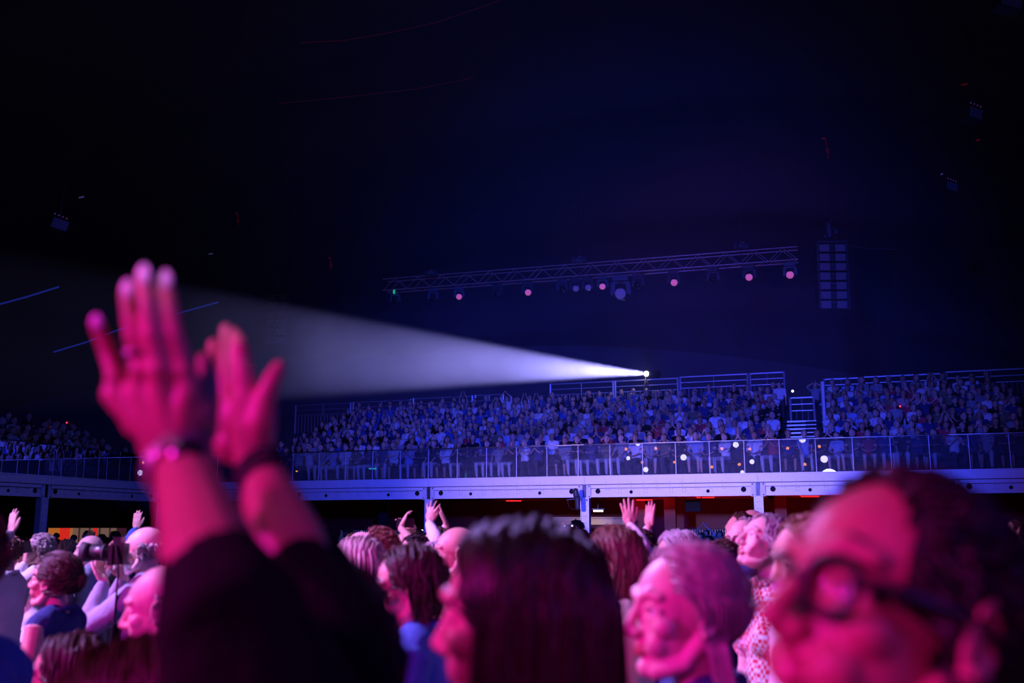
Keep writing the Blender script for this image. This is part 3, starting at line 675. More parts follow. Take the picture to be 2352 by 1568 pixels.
hbox(2242, 260, 26, .42, .34, .2, 'hung loudspeaker below the magenta glowing bar, far from the truss'); hbox(2187, 428, 32, .42, .3, .2, 'hung loudspeaker lowest in the dark column of rigging'); hbox(2324, 2, 20, .5, .3, .1, 'hung loudspeaker cut by the top edge of the picture'); hbox(138, 515, 26, .42, .3, .5, 'blue hung loudspeaker turned cornerwise above the clapping hands')
for px, py, Y, dx, m, l in ((2215, 194, 26, .16, CHAIN, 'short magenta glowing rigging bar above a hung loudspeaker'), (2246, 322, 26, .1, CHAIN, 'short dim magenta bar below a hung loudspeaker'), (2163, 400, 32, .07, LENS_D, 'tiny violet rigging glint beside the lowest hung loudspeaker'), (484, 583, 44, .2, LENS_D, 'pair of small violet lamp fittings over the second pair of hands'), (187, 453, 30, .16, LENS_D, 'row of tiny violet indicator lights high in the dark')):
    g = G(); p = np.array(at(px, py, Y)); g.bar(-np.array([dx / 2, 0, .015]), np.array([dx / 2, 0, .02]), .04); tag(flat('rigging_bar', g, m, loc=p), l, 'rigging', 'small fittings under the roof')  # bars and glint glow by emission, imitating light on them

# ------------------------------------------------------------------ follow spot and its beam
FP = np.array(at(1484, 858, 42.0)); FT = np.array(at(-500, 738, 23.0)); FD = unit(FT - FP)
r = empty('follow_spot', FP)
g = G(); g.tube([FD * -.05, -FD * .75], [.13, .16], n=18, caps=False); link('body', g.mesh('body'), RIG, r)
g = G(); g.tube([-FD * .04, FD * .01], .115, n=20, caps=False); link('lens', g.mesh('lens'), FOLLOW, r)
g = G()
for a in (0, 2.1, 4.2): g.tube([(0, .2, -.15), (.45 * math.cos(a), .2 + .45 * math.sin(a), -1.25)], .02, n=6)
g.tube([(0, .2, 0), (0, .2, -.5)], .03, n=8); link('tripod', g.mesh('tripod'), RIG, r)
l = bpy.data.lights.new('follow_beam', 'SPOT'); l.energy = 680000; l.color = (0.38, 0.34, 1.0); l.spot_size = math.radians(11.2); l.spot_blend = 0.35; l.shadow_soft_size = 0.1
lo = bpy.data.objects.new('follow_beam', l); COL.objects.link(lo); lo.parent = r; lo.location = Vector(FD * .06); lo.rotation_euler = Vector(FD).to_track_quat('-Z', 'Y').to_euler()
tag(r, 'follow spot glaring white on its tripod at the back of the stand', 'spotlight')
g = G(); gz = FP[2] - 1.3; g.box((FP[0] - .8, FP[1] - .4, gz - .08), (FP[0] + .8, FP[1] + 1.0, gz))
for dx, dy in ((-.75, -.35), (.75, -.35), (-.75, .95), (.75, .95)): g.box((FP[0] + dx - .04, FP[1] + dy - .04, DECK), (FP[0] + dx + .04, FP[1] + dy + .04, gz))
tag(flat('spot_platform', g, STEPD), 'small dark platform under the follow spot', 'platform')
p = np.array(at(1820, 897, 41)); r = empty('small_lamp', p); g = G(); g.tube([(0, .12, 0), (0, -.02, -.02)], .075, n=6, caps=False); link('can', g.mesh('can'), RIG, r)
g = G(); g.tube([(0, -.02, -.02), (0, -.03, -.02)], .06, n=6, caps=False); link('lens', g.mesh('lens'), WHITEL, r); g = G(); g.bar((0, .1, 0), (0, .1, -1.6), .04); flat('stand', g, RIG, r)
sp = spot('lamp_glow', (0, -.06, -.03), (1.0, -.8, -.45), (.25, .3, 1.0), 120, 34, .8, .05); sp.parent = r
tag(r, 'small blue-white lamp shining over the gangway stairs', 'lamp')

# stage lamps behind the camera that mirror in the balustrade glass
def mirror_lamp(px, py, dist, rad, m, label):
    # plane of the glass
    d = _f * FPX + _r * (px - W_ / 2) + _u * (H_ / 2 - py); d = unit(d); o = np.array([0, 0, ZC]); P0 = S(0, .055, 0)
    k = ((P0 - o) @ NB) / (d @ NB); Q = o + d * k; rd = d - 2 * (d @ NB) * NB; p = Q + rd * dist
    r = empty('stage_lamp', p); back = -rd
    g = G(); g.tube([-back * .02, -back * -.0 - back * .0 + back * .02], rad, n=16, caps=False); link('lens', g.mesh('lens'), m, r)
    g = G(); g.tube([-back * .03, -back * .45], [rad * 1.15, rad * .8], n=14, caps=False)
    for v in g.V: v += 0
    link('body', g.mesh('body'), RIG, r); tag(r, label, 'stage lamp', 'stage lamps facing the hall')
ml = [(1465, 1018, .20), (1690, 1021, .24), (1570, 1050, .26), (1443, 1052, .17), (1843, 1009, .26), (1893, 1054, .28), (1727, 1060, .20), (1483, 1078, .22), (1705, 1084, .16)]
for i, (x, y, q) in enumerate(ml): mirror_lamp(x, y, 31 + (i * 7 % 5), q * .8, STAGEL, 'white stage lamp mirrored in the balustrade glass, %s of nine' % ordw[i])
mo = [(1438, 1031), (1506, 1029), (1475, 1061), (1549, 1061), (1635, 1072), (1658, 1030), (1722, 1031), (1698, 1066), (1809, 1029), (1882, 1025), (1849, 1066)]
for i, (x, y) in enumerate(mo): mirror_lamp(x, y, 30 + (i * 5 % 4), .10, STAGEO, 'small amber stage lamp mirrored in the balustrade glass, %s of eleven' % ordw[i])

# haze that carries the beam
def hazef(nt, vs):
    # the haze hangs in drifting banks and thins out towards the stage side
    tc = nt.nodes.new('ShaderNodeTexCoord'); nz = nt.nodes.new('ShaderNodeTexNoise'); nz.inputs['Scale'].default_value = 0.35; nz.inputs['Detail'].default_value = 3; nt.links.new(tc.outputs['Object'], nz.inputs[0])
    sx = nt.nodes.new('ShaderNodeSeparateXYZ'); nt.links.new(tc.outputs['Object'], sx.inputs[0])
    mr = nt.nodes.new('ShaderNodeMapRange'); mr.inputs[1].default_value = -12; mr.inputs[2].default_value = 3; mr.inputs[3].default_value = 0.04; mr.inputs[4].default_value = 1.0; mr.interpolation_type = 'SMOOTHSTEP'; nt.links.new(sx.outputs[0], mr.inputs[0])
    m2 = nt.nodes.new('ShaderNodeMapRange'); m2.inputs[1].default_value = .3; m2.inputs[2].default_value = .7; m2.inputs[3].default_value = 0.0025; m2.inputs[4].default_value = 0.008; nt.links.new(nz.outputs[0], m2.inputs[0])
    mu = nt.nodes.new('ShaderNodeMath'); mu.operation = 'MULTIPLY'; nt.links.new(mr.outputs[0], mu.inputs[0]); nt.links.new(m2.outputs[0], mu.inputs[1]); nt.links.new(mu.outputs[0], vs.inputs['Density'])
hz = bpy.data.materials.new('stage_haze'); hz.use_nodes = True; nt = hz.node_tree; nt.nodes.clear()
out = nt.nodes.new('ShaderNodeOutputMaterial'); vs = nt.nodes.new('ShaderNodeVolumeScatter'); vs.inputs['Color'].default_value = (.9, .93, 1, 1); vs.inputs['Density'].default_value = 0.006; hazef(nt, vs); vs.inputs['Anisotropy'].default_value = 0.35
nt.links.new(vs.outputs[0], out.inputs['Volume'])
g = G(); g.box((-36, 15, DECK + 1.3), (30, 56, 17.5)); hzo = flat('stage_haze', g, hz); tag(hzo, 'thin stage haze hanging over the stand', 'haze', kind='stuff')
# ------------------------------------------------------------------ people
def RX(a, ax): return np.array(Matrix.Rotation(a, 3, ax))
def head_M(c, yaw=0, pitch=0, roll=0, sc=1.0):
    M = Matrix.Translation(Vector(c)) @ Matrix.Rotation(yaw, 4, 'Z') @ Matrix.Rotation(-pitch, 4, 'Y') @ Matrix.Rotation(roll, 4, 'X') @ Matrix.Scale(sc, 4)
    return M

def head_geo(g, M, fem=False, mouth=0.0, hi=True, t=0, tl=None, smile=False):
    o = g.M; g.M = M if o is None else o @ M
    n, m = (28, 18) if hi else (14, 9)
    e = lambda c, r, R=None: g.ell(c, r, R, n, m, t)
    j = .92 if fem else 1.0
    e((-.014, 0, .036), (.097, .076, .084)); e((.022, 0, .03), (.068, .066, .072)); e((.024, 0, -.028), (.066, .058 * j, .075)); e((.03, 0, -.078), (.05, .044 * j, .038)); e((.068, 0, -.1), (.022, .024 * j, .018))
    for s in (-1, 1):
        g.tube([(-.012, s * .056 * j, -.045), (.015, s * .048 * j, -.085), (.06, s * .02 * j, -.104)], [.018, .017, .016], n=8, t=t)
        g.tube([(.072, s * .05, .028), (.086, s * .03, .034), (.090, s * .008, .024)], [.008, .0105, .010], n=8, t=t)
        e((.056, s * .043, -.024), (.025, .02, .021)); e((.062, s * .027, -.055), (.024, .02, .024))
        e((.097, s * .0125, -.037), (.010, .0085, .0085))
        g.tube([(.070, s * .050, .003), (.083, s * .038, .0115), (.086, s * .024, .0095), (.081, s * .014, .001)], .0042, n=6, t=t)
        g.tube([(.070, s * .048, -.003), (.081, s * .036, -.0105), (.082, s * .022, -.0095)], .0036, n=6, t=t)
        R = RX(s * .35, 'Z') @ RX(-.15, 'Y')
        e((-.008, s * .080, -.006), (.019, .006, .030), R)
        a = np.linspace(-1.9, 2.6, 10); g.tube([np.array((-.010, s * .083, -.004)) + R @ np.array((-.017 * math.cos(x), s * .004, .030 * math.sin(x))) for x in a], .0042, n=6, t=t)
        e((-.006, s * .079, -.034), (.009, .006, .009))
    g.tube([(.084, 0, .028), (.094, 0, .006), (.104, 0, -.016), (.112, 0, -.032)], [.011, .0085, .0095, .0115], n=10, t=t)
    g.tube([(.108, 0, -.036), (.094, 0, -.046)], [.0085, .008], n=8, t=t)
    w = .026 if smile else .020; dz = .004 if smile else 0; tl = t if tl is None else tl; gp = mouth
    g.tube([(.078, -w, -.067 + dz), (.090, -.009, -.062), (.0935, 0, -.0635), (.090, .009, -.062), (.078, w, -.067 + dz)], [.003, .0052, .0050, .0052, .003], n=8, t=tl)
    g.tube([(.078, -w, -.069 + dz), (.089, -.008, -.0735 - gp), (.0915, 0, -.0745 - gp), (.089, .008, -.0735 - gp), (.078, w, -.069 + dz)], [.003, .006, .0065, .006, .003], n=8, t=tl)
    g.M = o

SCALP_C = np.array((-.014, 0, .038)); SCALP_R = np.array((.102, .081, .089))
def hairline(p, style):
    """is this scalp direction covered with hair"""
    x, y, z = p
    if style == 'fringe': return z < .045 and (x < .0 and z > -.07) and (abs(y) > .03 or x < -.05)
    if style == 'receding': return not (x > .01 and z > .03 - .0) and not (x > .035) and z > -.075 and not (x > -.02 and z < -.02)
    if style == 'swept' and z < .04 and x > -.012: return False
    if x > .052 + .1 * max(0, z - .07): return False
    if z < -.0 and x > .008: return False
    return z > -.085

def hair_geo(g, M, style, n=260, seed=1, L=.2, back=False, t=0, seg=6, cap=True):
    r = np.random.default_rng(seed); o = g.M; g.M = M if o is None else o @ M
    kind = {'bob': 'full', 'long': 'full', 'short': 'full', 'curly': 'full', 'bun': 'full', 'wavy': 'full', 'swept': 'swept', 'pixie': 'full'}.get(style, style)
    if cap and style != 'fringe': g.ell(SCALP_C, SCALP_R * (1.0 if style not in ('fringe', 'receding') else .985), None, 72, 48, t, keep=lambda c: hairline(c, kind))
    k = 0; tries = 0
    while k < n and tries < n * 12:
        tries += 1
        d = unit(r.normal(size=3)); p = SCALP_C + d * SCALP_R
        if not hairline(p, kind): continue
        k += 1
        sgn = 1 if p[1] > 0 else -1; lay = 1.0 + r.uniform(0, .04 if style in ('short', 'pixie', 'swept') else .10); pts = []; q = p.copy(); ph = r.uniform(0, 6.28); off = r.uniform(.0, .022)
        if style in ('long', 'wavy'): ln, step = L * r.uniform(.75, 1.1), .022
        elif style == 'swept': ln, step = L * r.uniform(.7, 1.1), .012
        elif style == 'bob': ln, step = L * r.uniform(.55, 1.0), .018
        elif style == 'curly': ln, step = L * r.uniform(.6, 1.1), .010
        elif style == 'bun': ln, step = .10, .014
        elif style in ('short', 'pixie'): ln, step = r.uniform(.03, .055), .009
        else: ln, step = .022, .006
        ns = max(4, int(ln / step)); rad0 = {'short': .0045, 'pixie': .005, 'fringe': .003, 'receding': .004, 'curly': .006, 'bun': .005}.get(style, .0055) * (min(1.0, max(.5, 420 / n)))
        for i in range(ns):
            pts.append(q.copy()); u = (q - SCALP_C) / SCALP_R; nn = unit((q - SCALP_C) / SCALP_R ** 2)
            if style in ('long', 'bob', 'wavy', 'curly'):
                dirv = np.array((-.35 if back or q[0] > .03 else -.05, sgn * .9 if q[2] > .06 else sgn * .1, -1.0))
            elif style == 'bun': dirv = np.array((-1.0, 0, .1 if q[2] < .04 else -.35))
            elif style == 'pixie': dirv = np.array((.3, sgn * .6, -.7)) if q[2] > .05 else np.array((-.4, 0, -1.0))
            else: dirv = np.array((-.9, sgn * .3, .0)) if q[2] > .05 else np.array((-.6, 0, -.7))
            if style == 'swept': dirv = np.array((-.9, sgn * .5, -.5)) if q[2] > .035 else np.array((-.2, sgn * off * 6, -1.0))
            if style in ('long', 'bob', 'wavy') and q[2] < SCALP_C[2] - .005: dirv = np.array((0, sgn * off * 7, -1.0))
            elif np.linalg.norm(u) < 1.35 + off * 4: dirv = dirv - nn * (dirv @ nn)
            q = q + unit(dirv) * step
            if style == 'curly': q = q + .007 * np.array((math.sin(ph + i * 1.3), math.cos(ph + i * 1.3), .3 * math.sin(ph * 2 + i)))
            if style == 'wavy': q = q + .004 * np.array((math.sin(ph + i * .9), math.cos(ph + i * .9), 0))
            u = (q - SCALP_C) / SCALP_R; lim = lay + (off * 8 if q[2] < .03 else off * 3)
            nu = np.linalg.norm(u)
            if q[2] > -.03:
                if nu < lim * .995 or (nu < 1.4 and q[2] > SCALP_C[2]): q = SCALP_C + u / max(nu, 1e-6) * SCALP_R * lim
            elif abs(q[1]) < .062 and q[0] > -.05: q[1] = sgn * (.060 + off * 1.3)
            if q[2] < .02 and q[0] > .004 + off * .6 - (.014 if style == 'wavy' else 0): q[0] = .004 + off * .6 - (.014 if style == 'wavy' else 0)
        rr = [rad0 * (1 - .75 * (i / (ns - 1)) ** 2) for i in range(ns)]
        g.tube(pts, rr, n=seg, t=t, caps=False)
    if style == 'bun':
        g.ell((-.115, 0, .02), (.03, .035, .035), None, 12, 8, t)
        for i in range(14): a = i * .45; g.tube([(-.10, .02 * math.cos(a), .02 + .02 * math.sin(a)), (-.14, .03 * math.cos(a + .5), .02 + .03 * math.sin(a + .5)), (-.15, .0, .02)], .005, n=5, t=t)
    g.M = o

def hand_auto(g, wr, f, n, s, curl=.25, spread=.25, sc=1.0, t=0, seg=8, thumb=1.0):
    f = unit(f); n = unit(np.array(n) - f * (np.dot(n, f))); th = unit(np.cross(f, n)) * s; wr = np.array(wr)
    R = np.stack([f, th, n], axis=1)
    g.ell(wr + f * .048 * sc, (.050 * sc, .040 * sc, .015 * sc), R, 14, 10, t); g.tube([wr - f * .01 * sc, wr + f * .03 * sc], [.024 * sc, .023 * sc], n=seg, t=t)
    for off, ln in ((.028, .072), (.0095, .081), (-.0095, .075), (-.027, .058)):
        p = wr + (f * (.088 - abs(off + .003) * .35) + th * off) * sc; d = unit(f + th * off / .028 * spread); pts = [p - d * .02 * sc, p]; a = curl * .6
        for q in (.45, .30, .25):
            d2 = unit(d * math.cos(a) + n * math.sin(a)); p = p + d2 * ln * q * sc; pts.append(p); a += curl
        g.tube(pts, [.0095 * sc, .0092 * sc, .0088 * sc, .0080 * sc, .0068 * sc], n=seg, t=t)
    b = wr + (f * .022 + th * .024) * sc; d = unit(f * .75 + th * .75 * thumb + n * .25)
    g.tube([b, b + d * .035 * sc, b + unit(d + f * .3) * .064 * sc, b + unit(d + f * .55) * .088 * sc], [.014 * sc, .0115 * sc, .0105 * sc, .008 * sc], n=seg, t=t)

def ik(sh, wr, l1, l2, pole):
    sh = np.array(sh, float); wr = np.array(wr, float); d = wr - sh; L = np.linalg.norm(d)
    if L > (l1 + l2) * .995: wr = sh + d / L * (l1 + l2) * .995; d = wr - sh; L = np.linalg.norm(d)
    a = (l1 ** 2 - l2 ** 2 + L ** 2) / (2 * L); h = math.sqrt(max(1e-6, l1 ** 2 - a ** 2)); u = d / L
    p = np.array(pole, float); p = unit(p - u * (p @ u)); return sh + u * a + p * h, wr

def arms_default(k, mode='down'):
    A = {}
    for s, key in ((1, 'L'), (-1, 'R')):
        sh = np.array((0, s * .185, 1.40)) * k
        if mode == 'down': w = np.array((.06, s * .24, .86)) * k; pole = (-1, s * .4, 0); f = (0.1, 0, -1); n = (0, -s, 0)
        elif mode == 'clap': w = np.array((.27, s * .045, 1.22)) * k; pole = (-.2, s * 1, -1); f = (.5, -s * .25, 1); n = (0, -s, 0)
        elif mode == 'claphigh': w = np.array((.20, s * .06, 1.66)) * k; pole = (.3, s * 1, -.5); f = (.1, -s * .15, 1); n = (0, -s, 0)
        elif mode == 'phone': w = np.array((.30, s * .06, 1.46)) * k; pole = (0, s * .8, -1); f = (.15, -s * .5, 1); n = (-.3, -s, 0)
        elif mode == 'phonehigh': w = np.array((.22, s * .08, 1.80)) * k; pole = (0, s * 1, -.3); f = (.1, -s * .6, .8); n = (-.3, -s, 0)
        elif mode == 'one': w = np.array((.14, s * .30, 1.86)) * k if s > 0 else np.array((.06, s * .24, .86)) * k; pole = (0, s * 1, .1); f = (0, .1, 1) if s > 0 else (0, 0, -1); n = (1, -s, 0)
        elif mode == 'wave': w = np.array((.1, s * .26, 1.9)) * k; pole = (0, s, .1); f = (0, -s * .1, 1); n = (0, -s, 0)
        elif mode == 'fold': w = np.array((.2, -s * .08, 1.14)) * k; pole = (0, s, -1); f = (.1, -s * 1, 0.1); n = (-1, 0, 0)
        elif mode == 'lap': w = None
        if mode != 'lap': A[key] = dict(sh=sh, wr=w, pole=pole, f=f, n=n)
    return A

def figure(hc, yaw_deg, label, group=None, style='short', hair=H_DARK, skin=SKIN, top=C_NAVY, sleeve='long', mode='down', hyaw=0, hpitch=0, hroll=0, fem=False,
           vox=.008, arms=None, nloc=260, L=.2, glasses=None, loc_override=None, mouth=0.0, smile=False, hairL=None, hs=1.0, seed=1, custom=None, neckfwd=.03, hairpaint=False, legs=True, fold=.010, beard=None, lean=0.0, eyes=True, collar=True):
    """a standing person; hc = world position of the head centre"""
    hc = Vector(hc); k = hc.z / 1.60; yaw = math.radians(yaw_deg)
    Rz = Matrix.Rotation(yaw, 4, 'Z'); base = Vector((hc.x, hc.y, 0)) - Rz @ Vector(((neckfwd + lean * 1.0) * k, 0, 0)); Mw = Matrix.Translation(base) @ Rz; Mi = Mw.inverted()
    hl = np.array(Mi @ hc)
    def loc(p): return np.array(Mi @ Vector(p))
    HM = head_M(hl, math.radians(hyaw), math.radians(hpitch), math.radians(hroll), hs)
    nb = np.array((lean * .75 * k, 0, 1.455 * k)); b = G(); b.t = 0
    head_geo(b, HM, fem, mouth, vox < .02, 0, 1, smile)
    hb = np.array(HM @ Vector((-.022, 0, -.05)))
    w = .90 if fem else 1.0
    b.tube([hb, (hb + nb) / 2, nb, nb + (0, 0, -.06)], [.052 * w, .052 * w, .058 * w, .07], n=16)
    A = arms if arms is not None else arms_default(k, mode)
    def torso(g, a, t=0, legs_=True):
        ln = lambda z: lean * .8 * k * max(0, z - .9) / .5
        sw = w * k
        g.ell((ln(1.27), 0, 1.27 * k), ((.105 + a) * k, (.155 * w + a) * k, .19 * k), None, 20, 14, t); g.ell((ln(1.38) - .01, 0, 1.385 * k), ((.075 + a) * k, (.14 * w + a) * k, (.07 + a) * k), None, 20, 12, t)
        g.ell((ln(1.08), 0, 1.08 * k), ((.105 + a) * k, (.14 * w + a) * k, .2 * k), None, 18, 12, t); g.ell((0, 0, .94 * k), ((.115 + a) * k, (.165 + a) * k, (.12 + a) * k), None, 18, 12, t)
        for s in (-1, 1): g.tube([(ln(1.42), s * .03, 1.45 * k), (ln(1.4) - .01, s * .12 * sw, 1.425 * k), (ln(1.4), s * .17 * sw, 1.40 * k)], [(.04 + a), (.045 + a), (.052 + a)], n=12, t=t)
        if fem:
            for s in (-1, 1): g.ell((ln(1.25) + .08 * k, s * .07 * k, 1.25 * k), (.055 + a, .06 + a, .06 + a), None, 14, 10, t)
    torso(b, 0.0)
    J = {}
    for key, q in A.items():
        s = 1 if key == 'L' else -1
        sh = np.array(q['sh'], float) + np.array((lean * .75 * k, 0, 0)); 
        if 'el' in q: el, wr = np.array(q['el'], float), np.array(q['wr'], float)
        else: el, wr = ik(sh, q['wr'], .29 * k, .25 * k, q['pole'])
        J[key] = (sh, el, wr); th = q.get('th', 1.0) * (.9 if fem else 1.0)
        b.tube([np.array((sh[0] * .8, sh[1] * .75, sh[2] - .01)), sh, (sh + el) / 2, el], [.05, .052 * th, .046 * th, .038 * th], n=14)
        b.tube([el, el + (wr - el) * .3, el + (wr - el) * .7, wr], [.038 * th, .041 * th, .032 * th, .0245 * th], n=14, flat=q.get('flat', 1.0))
        if 'hand' in q: q['hand'](b)
        else: hand_auto(b, wr, q['f'], q['n'], q.get('s', -s), q.get('curl', .18), q.get('spread', .2), 1.0 * (.92 if fem else 1.02), seg=8 if vox < .01 else 6, thumb=q.get('thumb', .6))
    hips = [np.array((0, s * .085 * k, .92 * k)) for s in (1, -1)]; foots = []
    for i, s in enumerate((1, -1)):
        kn = np.array((.02, s * .10 * k, .50 * k)); an = np.array((-.02, s * .11 * k, .09 * k)); foots.append((hips[i], kn, an))
        b.tube([hips[i], (hips[i] + kn) / 2, kn], [.082 * k, .072 * k, .052 * k], n=12); b.tube([kn, kn * .6 + an * .4, an], [.052 * k, .055 * k, .034 * k], n=12)
        b.tube([an + (-.03, 0, -.05), an + (.06, s * .01, -.06), an + (.15, s * .02, -.065)], [.035, .032, .024], n=10)
    if custom: custom(b, loc)
    me = remeshed(b, max(.0032, vox * .62) if vox > .0033 else vox, 4 if vox < .01 else 3); paint(me, b, [skin, LIP] if vox < .012 else [skin, skin])
    body = link('person', me); body.matrix_world = Mw
    tag(body, label, 'person', group)
    # clothing
    if top is not None:
        c = G(); a = .014; torso(c, a)
        for key, (sh, el, wr) in J.items():
            q = A[key]; cl = q.get('cloth')
            if sleeve == 'none': continue
            if cl: cl(c); continue
            c.tube([np.array((sh[0] * .8, sh[1] * .72, sh[2] - .01)), sh, (sh + el) / 2 + (0, 0, -.004), (el if sleeve == 'long' else sh + (el - sh) * .72)], [.06, .068, .062, .054 if sleeve == 'long' else .062], n=14)
            if sleeve == 'long': c.tube([el, (el + wr) / 2, el + (wr - el) * .92], [.054, .05, .037], n=14)
        v2 = max(vox * 1.3, .008); ms = remeshed(c, v2, 4, (.12 * k, fold * 2)); link('shirt', ms, top, body)
        if collar:
            c = G(); aa = np.linspace(0, 2 * PI, 22); nm = unit(hb - nb); c.tube([nb + np.array((.072 * math.cos(x), .078 * math.sin(x), .008 - .02 * math.cos(x))) for x in aa], .013, n=8, caps=False); link('collar', c.mesh('collar'), top, body)
        if legs:
            c = G(); c.ell((0, 0, .94 * k), (.128 * k, .175 * k, .12 * k), None, 18, 12)
            for (h, kn, an) in foots: c.tube([h, kn, an + (0, 0, .0)], [.092 * k, .068 * k, .055 * k], n=12)
            link('trousers', remeshed(c, max(.015, vox * 1.5), 3), C_TROUSER, body)
            c = G()
            for (h, kn, an) in foots: c.tube([an + (-.04, 0, -.045), an + (.06, 0, -.05), an + (.17, 0, -.055)], [.046, .043, .032], n=10)
            link('shoes', c.mesh('shoes'), C_BLACK, body)
    if style:
        h = G(); hair_geo(h, HM, style, nloc, seed, L if hairL is None else hairL)
        link('hair', h.mesh('hair'), hair, body)
    if beard:
        h = G(); o = h.M; h.M = HM; r = np.random.default_rng(5)
        for i in range(160):
            a = r.uniform(-1.25, 1.25); zz = r.uniform(-.112, -.05); x = .088 * math.cos(a * .9) - .35 * max(0, -.08 - zz); y = .054 * math.sin(a)
            if zz > -.078 and abs(y) < .024 and zz < -.056: continue
            p = np.array((x - .006, y, zz)); h.tube([p, p + np.array((.006, y * .1, -.008)), p + np.array((.004, 0, -.018))], [.004, .003, .001], n=5, caps=False)
        link('beard', h.mesh('beard'), beard, body)
    if eyes and vox < .013:
        for s in (-1, 1):
            e = G(); e.M = HM; e.ell((.0700, s * .032, .0), (.0120, .0130, .0098), None, 14, 10, 0); e.ell((.0790, s * .033, .001), (.0036, .0050, .0052), None, 10, 8, 1)
            me2 = e.mesh('eye'); me2.polygons.foreach_set('material_index', e.T); link('eye', me2, [EYEW, EYED], body)
            e = G(); e.M = HM; e.tube([(.071, s * .053, .032), (.0855, s * .036, .042), (.092, s * .016, .036)], [.0012, .0026, .0022], n=6); link('eyebrow', e.mesh('eyebrow'), hair if style else H_GREY, body)
    if glasses:
        R = glasses; e = G(); e.M = HM
        for s in (-1, 1):
            a = np.linspace(0, 2 * PI, 26); sg = lambda v, p: math.copysign(abs(v) ** p, v)
            e.tube([(.098 - .012 * abs(math.cos(x)) * 0 - .006 * (s * (s * (.034 + .026 * sg(math.cos(x), .8))) / .06) , s * (.034 + .026 * sg(math.cos(x), .8)), -.002 + .022 * sg(math.sin(x), .8)) for x in a], R, n=6, caps=False)
            e.tube([(.092, s * .060, .004), (.05, s * .078, .006), (-.01, s * .086, .008), (-.035, s * .085, -.012)], R * 1.15, n=6)
        e.tube([(.098, -.01, .0), (.104, 0, .004), (.098, .01, .0)], R, n=6)
        gl = link('glasses', e.mesh('glasses'), PLASTIC, body)
        for s in (-1, 1):
            e = G(); e.M = HM; e.tube([(.094, s * .034, -.002), (.0955, s * .034, -.002)], .021, n=20, caps=False); link('lens', e.mesh('lens'), SPECG, gl)
    return body, J, Mw, HM

